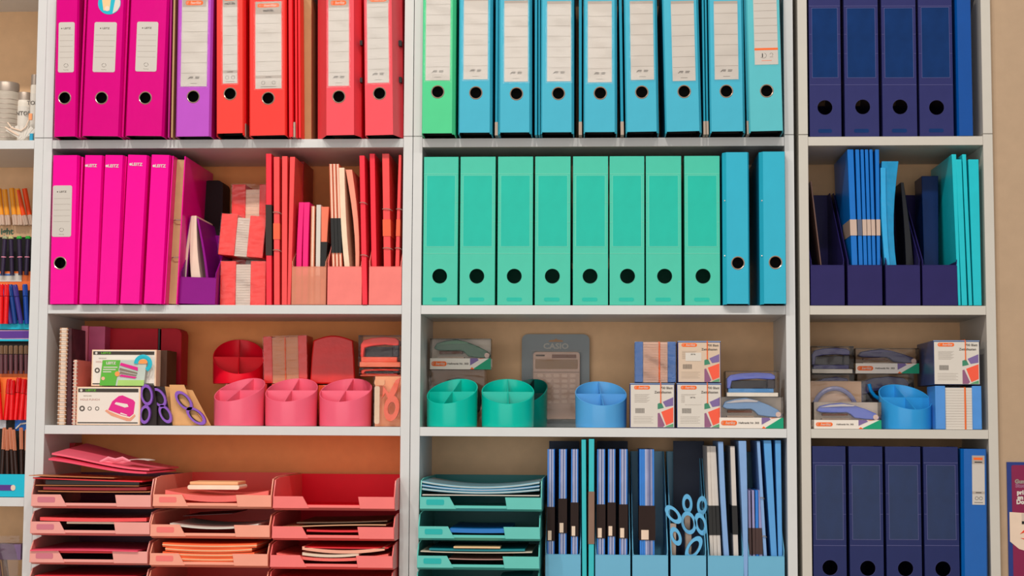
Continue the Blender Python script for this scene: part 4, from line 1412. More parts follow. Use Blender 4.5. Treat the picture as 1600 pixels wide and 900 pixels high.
# coral side of row 3: packs at the right
ORD_ = None
RP = (235, 62, 34)
zs2 = at(600, 588, .05)[1]
punch_pack('orange red hole punch in clear pack beside the right upright, lower', 561, 627, 575, zs2+.0005, .05, (238, 66, 40), (180, 40, 24), yb=590, depth=.07, white=(200, 90, 60))
zs3 = at(600, 575, .05)[1]+.0010
punch_pack('orange red hole punch in shiny clear pack, topmost at the right', 560, 626.5, 524, zs3+.0012, .05, (235, 52, 40), (238, 90, 62), yb=575, depth=.07, white=(235, 120, 90))
X0, Zt = at(583, 589, .004)
X1 = at(625.5, 589, .004)[0]
w, H = X1-X0, zs2-Z3-.0005
t = thing('scissors_pack', 'coral scissors in a clear bag right of the pink cups', 'scissors', (X0, .006, Z3))
MB().box(0, w, .032, .12, 0, H).build('backing_card', mat('peach_card', (235, 165, 125), .6), t)
OC = mat('coral_orange_plastic', (255, 105, 82), .28)
b = scissor_handle(MB(), (w*.66, .010, H*.36), .016, .027, R(-8), .010, .008)
b.build('handle', OC, t)
MB().prism([(w*.30, H*.55), (w*.42, H*.66), (w*.60, H*.45), (w*.86, H*.72), (w*.98, H*.98), (w*.80, H*.92), (w*.55, H*.66), (w*.34, H*.8)], .012, .02).build('blade_guard', OC, t, .001)
MB().prism(rrect(w*.03, w*.22, H*.05, H*.80, .004), .010, .018).build('glue_pen', PAPER2, t)
MB().prism(rrect(w*.02, w*.40, H*.82, H*.93, .003), .010, .02).build('pen_cap', mat('peach_plastic', (255, 170, 130), .3), t)
b = MB().sheet(lambda u, v: (w*u, .002-.0015*math.sin(8*u+11*v), H*v), 8, 10, (0, -.0002, 0))
b.build('clear_bag', HOOD, t, smooth=180)


# ------------------------------------------------------------------ letter trays
def tray(label, px0, px1, pyl, Y, m, mi, group, depth=.33, pitch=.055, yaw=0., mark=None, mlip=None, wall=.055, narrow=0):
    """pyl = pixel y of the top of the front lip"""
    X0, X1 = at(px0, pyl, Y)[0], at(px1, pyl, Y)[0]
    w = X1-X0
    zl = at((px0+px1)/2, pyl, Y)[1]
    lip = .0225
    zb = zl-lip-.006
    t = thing('letter_tray', label, 'letter tray', (X0, Y, zb), group)
    ml = mlip or m
    a, b1, c1 = w*.245, w*.30, w*.70
    MB().box(.004, w-.004, .012, depth, .0, .0022).build('tray_floor', mi, t)
    MB().prism([(.006, .0), (.006, .0022), (0, .008), (0, .006)], b1*.9, w*.995, 'x') if 0 else None
    # sloping front edge below the lips, and its low centre
    b = MB().prism([(.012, 0), (.014, .0022), (.002, .0115), (0, .0095), (0, .006)], .001, w-.001, 'x')
    b.build('front_sill', m, t)
    # two upright lips with a slanted inner end
    MB().prism([(0, .0045), (b1, .0045), (a, .006+lip), (.001, .006+lip)], -.0014, .0012).build('front_lip', ml, t, .0004)
    MB().prism([(c1+.004, .0045), (w, .0045), (w-.001, .006+lip), (c1, .006+lip)], -.0014, .0012).build('front_lip', ml, t, .0004)
    # side walls rise behind the lips
    prof = [(.002, .006), (.0, .006+lip), (.018, wall), (.06, wall+.004), (depth, wall+.004), (depth, 0), (.014, 0)]
    for x in (0, w-.0022):
        MB().prism(prof, x, x+.0022, 'x').build('side_wall', m, t)
    MB().box(.0022, w-.0022, depth-.0022, depth, .0022, wall+.004).build('back_wall', mi, t)
    if mark:
        p = MB().prism(rrect(a*.22, a*.82, .006+lip*.28, .006+lip*.78, .003), -.0019, -.0012).build('name_plate', mark, t)
    return t, X0, w, zb


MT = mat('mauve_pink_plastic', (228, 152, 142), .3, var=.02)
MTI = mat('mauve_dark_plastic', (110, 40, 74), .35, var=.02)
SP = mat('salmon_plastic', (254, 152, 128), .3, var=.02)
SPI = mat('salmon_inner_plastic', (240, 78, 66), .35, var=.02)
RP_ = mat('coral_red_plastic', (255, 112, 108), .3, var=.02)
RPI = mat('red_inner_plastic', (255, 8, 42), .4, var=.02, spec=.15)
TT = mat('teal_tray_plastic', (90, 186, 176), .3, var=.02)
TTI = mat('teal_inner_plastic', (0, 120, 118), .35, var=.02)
YT = -.075
trays = {}
levels = ['top', 'second', 'third', 'fourth']
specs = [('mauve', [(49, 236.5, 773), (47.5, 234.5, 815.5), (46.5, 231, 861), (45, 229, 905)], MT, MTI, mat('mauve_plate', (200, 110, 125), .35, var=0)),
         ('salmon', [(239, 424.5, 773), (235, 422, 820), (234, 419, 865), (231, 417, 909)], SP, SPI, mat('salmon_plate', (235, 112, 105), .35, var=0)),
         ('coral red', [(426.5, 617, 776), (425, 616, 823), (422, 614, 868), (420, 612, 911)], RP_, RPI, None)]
for nm, lv, m, mi, mk in specs:
    for k, (a, c_, py) in enumerate(lv):
        if a < 60:
            a, c_ = a, c_
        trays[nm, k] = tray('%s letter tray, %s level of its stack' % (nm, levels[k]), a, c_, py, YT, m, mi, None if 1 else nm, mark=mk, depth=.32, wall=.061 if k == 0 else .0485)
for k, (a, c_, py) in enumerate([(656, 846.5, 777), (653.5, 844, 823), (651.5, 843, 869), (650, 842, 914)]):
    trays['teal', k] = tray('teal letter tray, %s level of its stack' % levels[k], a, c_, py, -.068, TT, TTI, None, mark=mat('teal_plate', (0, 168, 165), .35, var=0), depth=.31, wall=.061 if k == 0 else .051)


# envelopes, folders and papers in the trays
def papers(label, key, x0, x1, y0, y1, z, th, m, sag=0., skew=0., name='folder', cat='folder', edge=None, rise=0., twist=0., lift=0.):
    """a sheet pile lying in a tray; x0..x1 fractions of the tray width; sag bends the middle down"""
    t0, X0, w, zb = trays[key]
    Y0 = t0.location.y
    if z < .028:
        y0 = max(y0, .0036)
    t = thing(name, label, cat, (X0+w*(x0+x1)/2, Y0+y0, zb+z), None, (0, 0, twist))
    hw = w*(x1-x0)/2

    def f(u, v):
        x = (2*u-1)*hw+skew*v
        return x, (y1-y0)*v, sag*((2*u-1)**2)+rise*v+lift*u
    MB().sheet(f, 12, 6, (0, 0, th)).build('sheet_body', m, t, smooth=60)
    if edge:
        MB().sheet(lambda u, v: (f(u, v)[0]*1.004, f(u, v)[1]-.0008, f(u, v)[2]+th*.35), 12, 1 if 0 else 6, (0, 0, th*.28)).build('page_edges', edge, t, smooth=60)
    return t


PKE = mat('pink_envelope', (250, 70, 100), .4, bump=.1, bscale=60, var=.04)
RDE = mat('red_envelope', (222, 38, 48), .4, var=.05)
BKF = mat('black_folder2', (36, 24, 22), .35)
OLV = mat('kraft_edge', (190, 120, 75), .5)
k = ('mauve', 0)
papers('kraft edged folder lowest on the top mauve tray', k, .06, .99, -.004, .24, .0335, .0018, OLV, .0008)
papers('dark red folder under the black one in the top mauve tray', k, .10, .96, -.002, .24, .0375, .006, mat('wine_folder', (150, 28, 34), .4), .001)
papers('black glossy folder with kraft edge in the top mauve tray', k, .04, .90, -.006, .24, .0465, .0015, OLV, -.0)
papers('black folder in the top mauve tray', k, .12, .90, -.003, .24, .0495, .008, BKF, .0)
papers('red folder directly under the pink envelopes', k, .02, .93, -.008, .24, .0605, .0025, RDE, .0005, lift=-.006)
papers('kraft sheet sticking out left below the pink envelopes', k, -.01, .7, -.012, .055, .0665, .0012, OLV, .0002, lift=-.004)
# big curved pink envelopes
t0, X0, w, zb = trays[k]
for i, (lb, dz, m, amp) in enumerate((('pink padded envelope curving over the top mauve tray', .072, PKE, .032), ('lighter pink envelope lying on the curved padded envelope', .078, mat('rose_envelope', (255, 96, 118), .4, bump=.1, bscale=60), .034))):
    t = thing('envelope', lb, 'envelope', (X0, t0.location.y, zb+dz))

    def f(u, v, i=i, amp=amp):
        x = w*(.14+.82*u) + .01*v
        z = amp*(1-u)**1.6*(.45+.55*math.sin(PI*min(1, .15+.6*(1-u)))) + .018*v*(1-u) + .003*i*(1-u)
        return x, -.004+.20*v+.02*i, z
    MB().sheet(f, 16, 8, (0, 0, .0035)).build('envelope_body', m, t, smooth=80)
t = thing('ribbon_pack', 'pale pink ribbon pack on the envelopes', 'ribbon', (X0+w*.66, t0.location.y+.03, zb+.0965))
b = MB()
b.tube([(-.03, 0, 0), (-.015, .0, .006), (.0, .0, .002), (.015, 0, .006), (.028, 0, .001), (.015, .004, -.002), (0, .004, .0), (-.015, .004, -.002)], .0045, 8, True, .6)
b.build('ribbon_loops', mat('pale_pink_ribbon', (245, 140, 155), .4), t)
MB().sheet(lambda u, v: (.02+.05*u, .05*v, .001+.003*math.sin(3*u)), 4, 3, (0, 0, .001)).build('white_tag', PAPER, t)
t = thing('red_marker', 'dark red folder leaning in the back corner above the envelopes', 'folder', (at(92, 712, .16)[0], .17, at(92, 712, .16)[1]-.005))
t.name = 'folder'
MB().prism([(0, 0), (.018, .0), (.034, .033), (.014, .033)], 0, .05).build('sheet_body', mat('deep_red_folder', (165, 15, 30), .4), t)
k = ('mauve', 1)
papers('shiny red wrapped envelopes in the second mauve tray', k, .08, .97, 0, .22, .029, .007, mat('shiny_red_pack', (238, 60, 62), .15, bump=.5, bscale=50, var=.06), .0015, name='envelope_pack', cat='envelope')
papers('clear wrapped cream cards in the second mauve tray', k, .30, .72, -.003, .1, .0245, .004, PAPER2, .0, name='card_pack', cat='cards')
k = ('mauve', 2)
papers('red folder with pink edge in the third mauve tray', k, .012, .92, -.006, .22, .0295, .0025, PKE, -.0015)
papers('dark red folder lying under it in the third mauve tray', k, .02, .9, -.002, .22, .024, .004, RDE, .0)
k = ('mauve', 3)
papers('red folder in the fourth mauve tray', k, .05, .9, -.002, .22, .032, .003, RDE, .0)
k = ('salmon', 0)
papers('salmon wrapped envelopes sagging in the top salmon tray', k, .1, .97, .002, .22, .0135, .012, mat('salmon_pack', (245, 98, 88), .2, bump=.5, bscale=50, var=.06), .012, name='envelope_pack', cat='envelope')
t0, X0, w, zb = trays[k]
t = thing('note_block', 'cream and orange paper block on the top salmon tray', 'note block', (X0+w*.25, t0.location.y+.04, zb+.0375))
MB().prism(rrect(0, .108, 0, .009, .004), 0, .08).build('lower_sheets', mat('white_block', (250, 215, 190), .5), t)
MB().box(.003, .105, .004, .08, .0092, .016).build('upper_sheets', mat('peach_block', (252, 170, 122), .5), t, .002)
k = ('salmon', 1)
papers('white curved booklet in the second salmon tray', k, .16, .90, .002, .2, .0195, .0035, PAPER, .008, name='booklet', cat='booklet')
papers('dark folder edge behind the booklet in the second salmon tray', k, .2, .62, .07, .22, .0415, .001, mat('brown_folder', (70, 32, 26), .4), .0, lift=.006)
k = ('salmon', 2)
ORE = mat('orange_folder', (255, 92, 40), .42, var=.04)
ORP = mat('peach_pages', (255, 178, 135), .5, var=.04)
for i in range(4):
    papers('bright orange folder, %s from the bottom in the third salmon tray' % ORD[i], k, .13-.025*(i % 2), .90-.02*(i % 3), .002, .22, .0115+.0092*i, .0085, ORE, .0035-.001*(i % 2), edge=ORP)
k = ('coral red', 1)
papers('open beige plastic sleeve in the second coral red tray', k, .06, .93, .002, .22, .0265, .0022, mat('beige_sleeve', (205, 150, 110), .3), -.002, lift=.007, name='plastic_sleeve', cat='sleeve')
papers('dark folded sleeve top in the second coral red tray', k, .2, .94, .004, .22, .0335, .002, mat('olive_sleeve', (96, 66, 44), .25), .001, lift=.005, name='plastic_sleeve', cat='sleeve')
papers('crimson folder lying flat in the second coral red tray', k, .28, .80, .006, .22, .017, .004, RDE, .001)
k = ('coral red', 2)
for i in range(4):
    papers(['coral folder lowest in the third coral red tray', 'cream notebook in the third coral red tray', 'pale salmon notebook in the third coral red tray', 'crimson folder topmost in the third coral red tray'][i], k,
           [.05, .26, .26, .28][i], [.96, .72, .93, .96][i], .002, .2, [.0165, .0245, .0325, .0425][i], [.006, .0055, .0065, .002][i],
           [mat('salmon_pack', (245, 98, 88), .2, bump=.5, bscale=50, var=.06), PAPER2, mat('pale_salmon', (255, 165, 140), .4), RDE][i], [.010, .004, .007, .001][i])
k = ('coral red', 3)
papers('shiny red envelope in the fourth coral red tray', k, .05, .95, .002, .2, .030, .006, mat('shiny_red_pack', (238, 60, 62), .15, bump=.5, bscale=50, var=.06), .003, name='envelope_pack', cat='envelope')
k = ('teal', 0)
TSK = mat('teal_wrapped', (110, 170, 190), .15, bump=.6, bscale=40, var=.1)
papers('white edged sheets lowest on the top teal tray', k, .02, .98, .0, .22, .0315, .002, PAPER, -.0)
for i in range(3):
    papers('clear wrapped light blue envelopes on the top teal tray, %s layer' % ORD[i], k, .02, .98, -.002, .22, .0355+.0052*i, .0042, [TSK, mat('blue_pack', (70, 155, 205), .15, bump=.6, bscale=40, var=.1), TSK][i], .007+.002*i, edge=PAPER, name='envelope_pack', cat='envelope')
k = ('teal', 1)
papers('royal blue folder in the second teal tray', k, .26, .75, .002, .22, .0155, .0085, mat('royal_folder', (20, 110, 185), .35), .001)
k = ('teal', 2)
papers('teal folder with pale edge in the third teal tray', k, .03, .94, -.004, .22, .0345, .0018, mat('pale_edge', (200, 190, 170), .4), .002)
papers('teal notebook resting on the pale edged folder', k, .10, .88, .0, .2, .0385, .004, mat('teal_cover', (0, 120, 130), .4), .001, name='notebook', cat='notebook')
papers('cream card lying at the front of the third teal tray', k, .30, .68, -.003, .05, .0445, .003, mat('cream_card', (225, 185, 140), .5), .0, name='card', cat='card')
papers('pinkish folder low in the third teal tray', k, .26, .76, .002, .2, .0205, .002, mat('dusty_pink', (170, 130, 120), .4), .001)
k = ('teal', 3)
papers('turquoise folder corner in the fourth teal tray', k, .66, .93, .002, .2, .035, .002, mat('turq_folder', (20, 160, 165), .4), .0, lift=.007)

# ------------------------------------------------------------------ row 4, middle bay: light blue magazine files
LB = mat('light_blue_plastic', (98, 168, 200), .3, bump=.02, var=.015)
fx = [(852, 907.5), (930, 985), (988, 1044), (1048, 1103.5), (1106, 1162), (1169, 1226)]
for i, (a, c_) in enumerate(fx):
    file_open('light blue magazine file in the bottom row, %s from left' % ORD[i], a, c_, 880, .0, Z4, LB, lip=at(900, 867, 0)[1]-Z4, h=.300, rise=.21, group='light blue magazine files')
NV = mat('navy_board', (30, 40, 62), .5, bump=.1, bscale=400)
for (a, c_, lb) in ((858, 905, 'navy board standing at the back of the first light blue file'), (933, 981, 'navy board standing at the back of the second light blue file'), (1052, 1100, 'navy board standing at the back behind the blue scissors')):
    X0, Zt = at(a, 689, .19)
    X1 = at(c_, 689, .19)[0]
    t = tag(MB().box(X0, X1, .195, .2, Z4+.003, Zt).build('display_board', NV, None), lb, 'board')
BFO = mat('blue_folder', (38, 120, 205), .35, var=.05)
LAV = mat('lavender_edges', (138, 142, 178), .5, var=.15)
LAV2 = mat('pale_lavender_edges', (172, 176, 205), .5, var=.05)
GRB = mat('grey_blue_edges', (98, 108, 150), .5, var=.05)
BRB = mat('dark_brown_band', (42, 27, 23), .5, spec=.15)
fl4 = [(855, 866, 702, 792, 845, 8), (873, 885, 702, 779, 833, 8), (892, 903, 702, 785, 838, 8), (932.5, 945, 702, 788, 841, 8), (949.5, 961, 702, 785, 838, 8), (967.5, 980, 702, 788, 841, 9), (1000, 1023, 702, 790, 844, 24)]
names4 = ['leftmost in the first light blue file', 'middle in the first light blue file', 'right in the first light blue file', 'left in the second light blue file', 'middle in the second light blue file', 'right in the second light blue file', 'alone in the third light blue file']
for i, (a, c_, yt, b0_, b1_, wd) in enumerate(fl4):
    folder('blue exercise book bundle with dark band, %s' % names4[i], a, c_, 868, a+(.5 if i != 6 else -1), yt, .01, Z4+.003, BFO, depth=.16, layers=[BFO, LAV, LAV2, GRB, LAV2, BFO] if i != 6 else [BFO, BFO, BFO, LAV2, LAV, GRB, LAV, BFO], band=(b0_, b1_), bandm=BRB, sticker=(b1_-16, b1_-1), name='exercise_book_bundle', cat='exercise books', group='banded blue exercise books')
TQF = mat('turquoise_board', (45, 180, 188), .4, var=.03)
folder('turquoise folder left of the pair between two light blue files', 910, 917, 880, 908.5, 687, -.002, Z4, TQF)
folder('turquoise folder with brown band between two light blue files', 919.5, 928, 880, 920, 686, -.004, Z4, TQF, band=(768, 850), bandm=mat('taupe_band', (130, 100, 84), .5))

# blue scissors in the fourth file
SC = mat('pale_blue_plastic', (88, 170, 215), .25, var=.02)


def scissors(label, hands, Y, depthb=.012):
    X0, Z0 = at(hands[0][0], hands[0][1], Y)
    t = thing('scissors', label, 'scissors', (X0, Y, Z4+.0035))
    for (px, py, rx, rz, a) in hands:
        x, z = at(px, py, Y)
        h = scissor_handle(MB(), (x-X0, 0, z-Z4-.0035), rx*PXM, rz*PXM, R(a), .011, .0052).build('handle', SC, t)
        scissor_handle(MB(), (x-X0, .001, z-Z4-.0035), rx*PXM-.0053, rz*PXM-.0053, R(a), .009, .0012).build('grip_lining', BLK, h)
    x0 = 0
    MB().prism([(x0-.004, 0), (x0+.004, 0), (x0+.006, at(hands[0][0], hands[0][1]+14, Y)[1]-Z4-.0035), (x0-.006, at(hands[0][0], hands[0][1]+14, Y)[1]-Z4-.0035)], .003, .006).build('blade', STEEL, t)
    return t


scissors('pale blue scissors with upright handles at the back of the fourth file', [(1074, 787, 8, 15, 3), (1097, 790, 8, 15, -2)], .075)
scissors('pale blue scissors in the middle of the fourth light blue file', [(1076, 817, 11.5, 18, 12), (1095, 819, 9, 18, 14)], .045)
scissors('pale blue scissors leaning left in the fourth light blue file', [(1052, 804, 9, 17, 40), (1056, 838, 8, 15, 20)], .022)
scissors('pale blue scissors lowest in the fourth light blue file', [(1084, 856, 10, 20, -32)], .012)
X0, Z_ = at(1048, 690, .2)

WN = mat('white_cover', (205, 195, 185), .5, var=.05)
for i, (a, c_, tp) in enumerate(((1111, 1116.5, 1104.5), (1117, 1123, 1109.5), (1124, 1130, 1113.5))):
    folder('off white notebook with black band, %s in the fifth light blue file' % ORD[i], a, c_, 868, tp, 697, .03, Z4+.003, WN, depth=.15, band=(790, 836), bandm=BLACK, name='notebook', cat='notebook', group='off white banded notebooks', ptw=5)
PB = mat('periwinkle_folder', (122, 160, 208), .35, var=.05)
folder('periwinkle folder between the off white notebooks', 1136, 1144, 868, 1122, 690, .012, Z4+.003, PB, depth=.17, bow=-.002, ptw=8)
folder('single off white notebook right of the periwinkle folder', 1148, 1156, 868, 1141, 697, .02, Z4+.003, WN, depth=.15, band=(790, 835), name='notebook', cat='notebook', ptw=7)
folder('wide periwinkle folder between the fifth and sixth light blue files', 1163, 1168, 880, 1154, 689, .0, Z4, PB, bow=.0015, ptw=12)
LN = mat('lilac_notebook', (150, 145, 185), .45, var=.05)
for i, (a, c_, tp) in enumerate(((1171, 1175, 1168.5), (1177, 1181, 1174.5), (1181.5, 1186, 1180), (1187, 1192, 1185))):
    folder('small lilac notebook with brown base, %s in the sixth light blue file' % ORD[i], a, c_, 868, tp, 766, .016, Z4+.003, [LN, LN, BFO, LN][i], depth=.12, band=(825, 866), bandm=mat('brown_base', (64, 40, 36), .4), name='notebook', cat='notebook', group='small notebooks in the sixth file')
folder('pale folder with copper clips leaning in the sixth file', 1197, 1202, 868, 1182.5, 689, .010, Z4+.003, PB, depth=.16, clip=(778, 838), ptw=5)
folder('cornflower folder leaning left in the sixth file', 1209, 1217, 868, 1193, 688, .012, Z4+.003, mat('cornflower_folder', (80, 150, 210), .35, var=.05), depth=.16, ptw=12)
folder('cornflower folder nearest the right upright in the sixth file', 1217.5, 1223, 868, 1211, 688, .012, Z4+.003, mat('cornflower_folder', (80, 150, 210), .35, var=.05), depth=.16, ptw=9)

# ------------------------------------------------------------------ far left bookcase: tins above, pens below


def jar(label, px0, px1, pyt, Y, bodym, capm, word=None, wz=.0, capr=.9, lab=None, rings=0):
    X0, X1 = at(px0, 200, Y)[0], at(px1, 200, Y)[0]
    r = (X1-X0)/2
    H = at(px0, pyt, Y)[1]
    t = thing('jar', label, 'jar', ((X0+X1)/2, Y+r, Z1))
    MB().lathe((0, 0, 0), [(0, 0), (r*.96, 0), (r, .003), (r, H*.78), (r*.97, H*.82), (r*.88, H*.85), (0, H*.85)], 28).build('jar_body', bodym, t)
    MB().lathe((0, 0, 0), [(0, H*.85), (r*capr, H*.85), (r*capr, H*.98), (r*capr*.95, H), (0, H)], 28).build('lid', capm, t)
    if rings:
        b = MB()
        for k in range(rings):
            z = H*(.08+.7*k/rings)
            b.lathe((0, 0, 0), [(r*1.0, z), (r*1.012, z+.001), (r*1.0, z+.002)], 28)
        b.build('bead_ring', capm, t)
    if word:
        MB().lathe((0, 0, 0), [(r*1.006, H*.12), (r*1.006, H*.72)], 28).build('paper_wrap', lab or PAPER, t)
        text(word, .0125, 0, H*.58, -r*1.03, INK, t, False, .02)
        text('TRINKHALME', .004, 0, H*.46, -r*1.03, LINE, t, False, .02) if 0 else None
    return t


GM = mat('galvanised', (165, 150, 138), .4, metal=.5, var=.08)
jar('grey ribbed metal tin cut off by the left photo edge', -22, 22, 126, .03, mat('grey_tin', (176, 164, 150), .45, var=.08), GM, rings=9)
jar('white tin with grey lettering and metal shoulder behind the tags', 19, 46, 143, .05, mat('white_tin', (215, 205, 192), .4), GM, 'PINTOR')
jar('tall white tube with metal cap beside the upright', 44, 56, 116, .04, mat('white_tin', (215, 205, 192), .4), GM, 'TOR')
# price tags and loops in front
t = thing('tag_bundle', 'bundle of white and light blue tags in front of the tins', 'tags', (at(32, 218, .01)[0], .012, Z1))
for k in range(7):
    b = MB()
    a = R(-60+k*20)
    b.t = Matrix.Translation((-.018+.006*k, .001*k, .018)) @ Matrix.Rotation(a, 4, 'Y')
    b.box(-.004, .004, 0, .0008, -.016, .016)
    b.build('paper_tag', PAPER, t)
b = MB()
b.tube([(-.03, .0, .04), (-.02, -.002, .028), (0, 0, .022), (.01, 0, .03), (.016, 0, .045)], .0016, 6)
b.build('cord_loop', PAPER2, t)
b = MB()
b.tube([(-.035, .0, .03), (-.02, -.002, .02), (-.005, 0, .012)], .002, 6)
b.build('cord_loop', PAPER2, t)
MB().box(.019, .026, .0, .006, .0, .016).build('blue_tag', mat('tag_blue', (40, 150, 185), .4), t)
MB().box(.015, .022, .002, .006, .046, .06).build('orange_tag', mat('tag_orange', (240, 150, 100), .4), t)

# pen display: tiers with printed front strips
XA = -.7949-PT-.0012
XL = at(-60, 500, 0)[0]
t = thing('pen_display', 'tiered cardboard pen display with orange and light blue strips', 'display stand', (XL, 0, -.7605))
zd = -.7605
W = XA-XL
OR_ = mat('orange_strip', (255, 112, 46), .45, var=.02)
CYS = mat('cyan_strip', (0, 178, 205), .45, var=.02)
WS = mat('tan_strip', (205, 165, 125), .45, var=.02)
strips = [(741, 780, CYS, .004), (579, 592, OR_, .06), (500.5, 514.5, CYS, .085), (424, 443, OR_, .115), (351, 371, WS, .15)]
prevY = 0
for i, (ya, yb_, m, Y) in enumerate(strips):
    za, zb_ = at(20, ya, Y)[1]-zd, at(20, yb_, Y)[1]-zd
    if i == 0:
        zb_ = .0005
    MB().box(0, W, Y, Y+.002, zb_, za).build('front_strip', m, t)
    MB().box(0, W, Y+.002, Y+.03, zb_, zb_+.002).build('tier_floor', m, t)
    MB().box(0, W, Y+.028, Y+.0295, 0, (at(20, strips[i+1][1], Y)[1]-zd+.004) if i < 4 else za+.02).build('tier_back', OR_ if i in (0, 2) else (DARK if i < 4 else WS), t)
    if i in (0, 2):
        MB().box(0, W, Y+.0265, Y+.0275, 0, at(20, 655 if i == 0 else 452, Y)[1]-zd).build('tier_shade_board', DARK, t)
X, Z = at(11, 362, .15)
text('ight', .019, X-XL, Z-zd, .1492, mat('dark_green_ink', (60, 100, 80), .5, var=0), t, False, .03)
X, Z = at(4, 762, .004)
MB().prism(rrect(-.02+X-XL, .027+X-XL, Z-zd-.006, Z-zd+.006, .0055), .0032, .0042).build('marker_picture', mat('purple_print2', (82, 42, 130), .4, var=0), t)
MB().prism(rrect(.018+X-XL, .028+X-XL, Z-zd-.006, Z-zd+.006, .005), .0026, .0036).build('marker_tip_picture', PAPER2, t)
X, Z = at(20, 430, .113)
MB().box(X-XL-.04, X-XL+.02, .1135, .1145, Z-zd-.014, Z-zd+.004).build('price_card', PAPER, t)
MB().box(X-XL-.04, X-XL+.004, .113, .1137, Z-zd-.001, Z-zd+.003).build('card_print', mat('blue_ink', (70, 110, 170), .5, var=0), t)
X, Z = at(34, 664, .03)
MB().box(X-XL-.015, X-XL+.012, .030, .031, Z-zd-.012, Z-zd+.012).build('blue_card', mat('blue_card', (0, 82, 165), .4), t)
b = MB().tube([(X-XL-.012, .0290, Z-zd-.008), (X-XL-.002, .0290, Z-zd+.002), (X-XL+.012, .0290, Z-zd+.004)], .002, 6)
b.build('white_swoosh', PAPER, t)
X, Z = at(5, 663, .03)
MB().box(X-XL-.015, X-XL+.006, .030, .031, Z-zd-.009, Z-zd+.009).build('grey_card', mat('grey_card', (185, 185, 190), .4), t)
zA, zB = at(20, 516, .083)[1]-zd, at(20, 533, .083)[1]-zd
MB().box(0, W, .083, .0845, zB, zA).build('picture_strip', mat('lilac_strip', (196, 160, 190), .4), t)
MB().prism([(.02, (zA+zB)/2), (.05, zA-.002), (W-.002, zA-.001), (W-.002, zB+.007), (.06, zB+.006)], .0822, .083).build('violet_picture', mat('violet_print', (88, 45, 140), .4, var=0), t)
MB().box(0, W, .0820, .083, zB, zB+.004).build('cyan_edge', CYS, t)


def pen(label, px, yt, yb_, lean, Y, m, capm, r=4.2, capf=.3, group=None, tipm=None, capr=1.0, top=True, ringm=None):
    X0, Z0 = at(px, yb_, Y)
    Zt = at(px, yt, Y)[1]
    Xt = at(px+lean, yt, Y)[0]
    t = thing('pen', label, 'pen', (X0, Y, Z0), group, (0, math.atan2(Xt-X0, Zt-Z0), 0))
    L = Zt-Z0
    rr = r*PXM
    z0, z1 = (0, L*(1-capf)) if top else (L*capf, L)
    MB().lathe((0, 0, 0), [(0, z0), (rr*.9, z0), (rr*.95, z1-.001), (0, z1)], 12).build('barrel', m, t)
    c0, c1 = (L*(1-capf), L) if top else (0, L*capf)
    MB().lathe((0, 0, 0), [(0, c0), (rr*capr, c0), (rr*capr, c1-.003), (rr*capr*.8, c1), (0, c1)], 12).build('cap', capm, t)
    if ringm:
        MB().lathe((0, 0, 0), [(rr*1.05, L*.45), (rr*1.08, L*.46), (rr*1.05, L*.475)], 12).build('band', ringm, t)
    MB().box(-.0012, .0012, -rr*1.35, -rr*.9, c0+.001, c1-.001).build('clip', capm, t)
    return t


YEL = mat('yellow_plastic', (232, 150, 40), .35)
ORP_ = mat('flame_plastic', (245, 72, 20), .35)
GRC = mat('grey_cap', (196, 168, 150), .4)
for i, (px, ln, mm) in enumerate(((-8, -3, YEL), (4, -6, YEL), (13, -6, YEL), (24, -6, YEL), (32, -5, YEL), (41, -14, ORP_), (49, -11, ORP_))):
    pen(['amber', 'amber', 'amber', 'amber', 'amber', 'flame orange', 'flame orange'][i]+' highlighter in the top tier of the display, %s from left' % ORD[i], px, 293+(i % 3), 352, ln, .135 if i != 6 else .146, mm, GRC, 4.6, .28, 'highlighters in the top tier', top=False)
DKP = mat('dark_violet_plastic', (48, 36, 62), .3)
for i, (px, ln, c_) in enumerate(((4, 4, (160, 165, 130)), (19, -2, (190, 190, 130)), (32, -2, (50, 170, 60)), (41, 3, (50, 170, 60)))):
    pen('dark violet pen with coloured tip, %s in the second tier' % ORD[i], px, 369, 430, ln, .105, DKP, mat('tip_cap', c_, .4), 3.8, .07, 'dark pens in the second tier', ringm=mat('pink_ring', (225, 140, 165), .4), capr=1.15)
for i, (px, ln, c_) in enumerate(((1, 1, (225, 20, 24)), (17, -12, (70, 50, 120)), (9, 2, (225, 20, 24)), (24, -8, (24, 60, 130)), (33, -10, (60, 50, 130)), (42, -3, (25, 70, 160)))):
    pen(['red', 'violet', 'scarlet', 'navy', 'indigo', 'blue'][i]+' clip pen in the third tier of the pen display', px, 444, 506, ln, .075+.006*(i % 2), mat('pen_barrel', c_, .25), mat('pen_cap', c_, .2), 4.4, .3)
for i, px in enumerate((2, 9, 17, 25, 33, 41)):
    pen('brown transparent pen tube in the fourth tier, %s from left' % ORD[i], px, 540, 584, 0, .05, mat('brown_clear', (96, 56, 62), .2), mat('smoke', (120, 90, 66), .3), 3.6, .3, 'tubes in the fourth tier')
for i, (px, ln) in enumerate(((4, -5), (12, 6), (20, 3), (27, 6), (35, 6), (43, 2))):
    pen('red transparent pen in the fifth tier, %s from left' % ORD[i], px-3, 590+2*(i % 3), 656, ln, .020+.007*(i % 2), mat('red_clear', (228, 18, 24), .15), mat('red_clear_cap', (205, 10, 18), .15), 4.4, .35, 'red pens in the fifth tier')
BRW = mat('dark_brown_barrel', (48, 28, 22), .3)
CPS = mat('copper_grip', (190, 118, 88), .35)
for i, (px, ln) in enumerate(((3, 4), (12, -1), (20, -4), (26, -5), (34, -1), (41, 1))):
    pen('dark brown pen with copper grip in the lowest tier, %s from left' % ORD[i], px, 668+3*(i % 2), 744, ln, .0095+.006*(i % 2)*0, BRW, CPS, 3.5, .45, 'brown pens in the lowest tier', capr=.9)

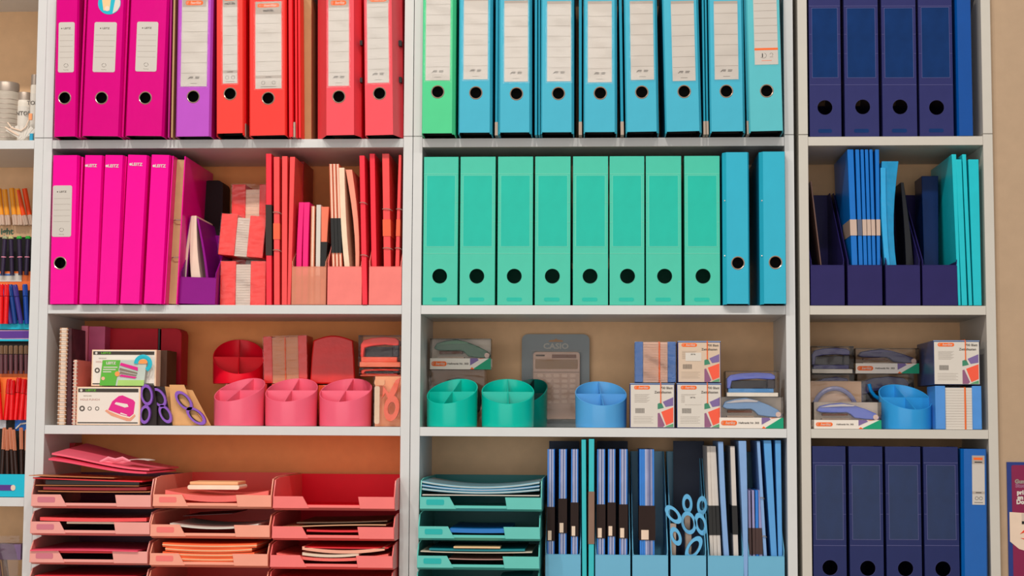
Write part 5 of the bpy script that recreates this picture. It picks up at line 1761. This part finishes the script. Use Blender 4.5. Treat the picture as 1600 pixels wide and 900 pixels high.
# bag below the display
X0, Zt = at(-60, 838, .05)
X1 = at(30, 838, .05)[0]
t = thing('pen_bag', 'clear bag of violet pens on the shelf below the display', 'bag', (X0, .05, -1.099))
w = X1-X0
H = Zt+1.1
for k in range(7):
    b = MB()
    b.t = Matrix.Translation((w*(.2+.12*k), .03, 0)) @ Matrix.Rotation(R(-9), 4, 'Y')
    b.cyl((0, 0, 0), .006, .006, H*.86, 'z', 10)
    b.build('pen_barrel', mat('bag_pen', [(150, 130, 120), (44, 40, 66), (170, 140, 150)][k % 3], .35), t)
b = MB().sheet(lambda u, v: (w*(u*.98+.02*math.sin(5*v)), .01+.006*math.sin(9*u+5*v), H*v), 14, 12, (0, -.0003, 0))
b.build('bag_film', clear('bag_film', (240, 232, 226), .35, 25., .02), t, smooth=180)
MB().box(w*.1, w, .012, .05, H*.80, H*.93).build('bag_header', mat('violet_header', (120, 92, 130), .4), t)

# ------------------------------------------------------------------ poster on the wall at the right
YP = .0075
X0, Zt = at(1573, 722, YP)
t = thing('poster', 'purple poster with blue border right of the narrow bookcase', 'poster', (X0, YP, -1.45))
H = Zt+1.45
MB().box(0, .42, 0, .004, 0, H).build('blue_board', mat('poster_blue', (25, 48, 120), .3, var=.05), t)
p = MB().prism(rrect(.009, .41, .01, H-.006, .004), -.0008, 0).build('purple_panel', mat('poster_plum', (128, 16, 66), .35, var=.02), t)
LQ = lambda px, py: (at(px, py, YP)[0]-X0, at(px, py, YP)[1]+1.45)
a, z1 = LQ(1577, 800)
c_, z0 = LQ(1592, 860)
MB().prism([(a, z0+.018), (a, z1), (a+.35, z1-.02), (a+.35, z0-.04), (a+.028, z0), (a+.018, z0+.003)], -.0016, -.0008).build('white_band', PAPER2, p)
for (s_, py, m, sz) in (('Gum', 751, LINE, .011), ('Stud', 757.5, mat('mauve_ink', (150, 90, 120), .5, var=0), .011), ('pri', 768, PAPER, .012), ('en', 776, PAPER, .012), ('Do', 783, PAPER, .012)):
    a, z = LQ(1594, py+1.5)
    text(s_, sz, a, z, -.0012, m, p, False, .06)
a, z = LQ(1596, 808)
MB().box(a, a+.12, -.0022, -.0016, z-.006, z+.008).build('printed_bar', mat('grey_bar', (200, 180, 165), .5), p)
MB().box(a, a+.12, -.0024, -.0016, z-.014, z-.008).build('dark_bar', BLACK, p)
MB().prism([(a-.004, z-.034), (a+.012, z-.018), (a+.1, z-.01), (a+.1, z-.022), (a+.012, z-.028)], -.0024, -.0016).build('red_swoosh', mat('red_swoosh', (220, 60, 30), .5), p)
MB().prism([(a-.003, z-.042), (a+.02, z-.052), (a+.1, z-.07), (a+.1, z-.05), (a+.02, z-.045)], -.0024, -.0016).build('red_swoosh', mat('red_swoosh', (220, 60, 30), .5), p)
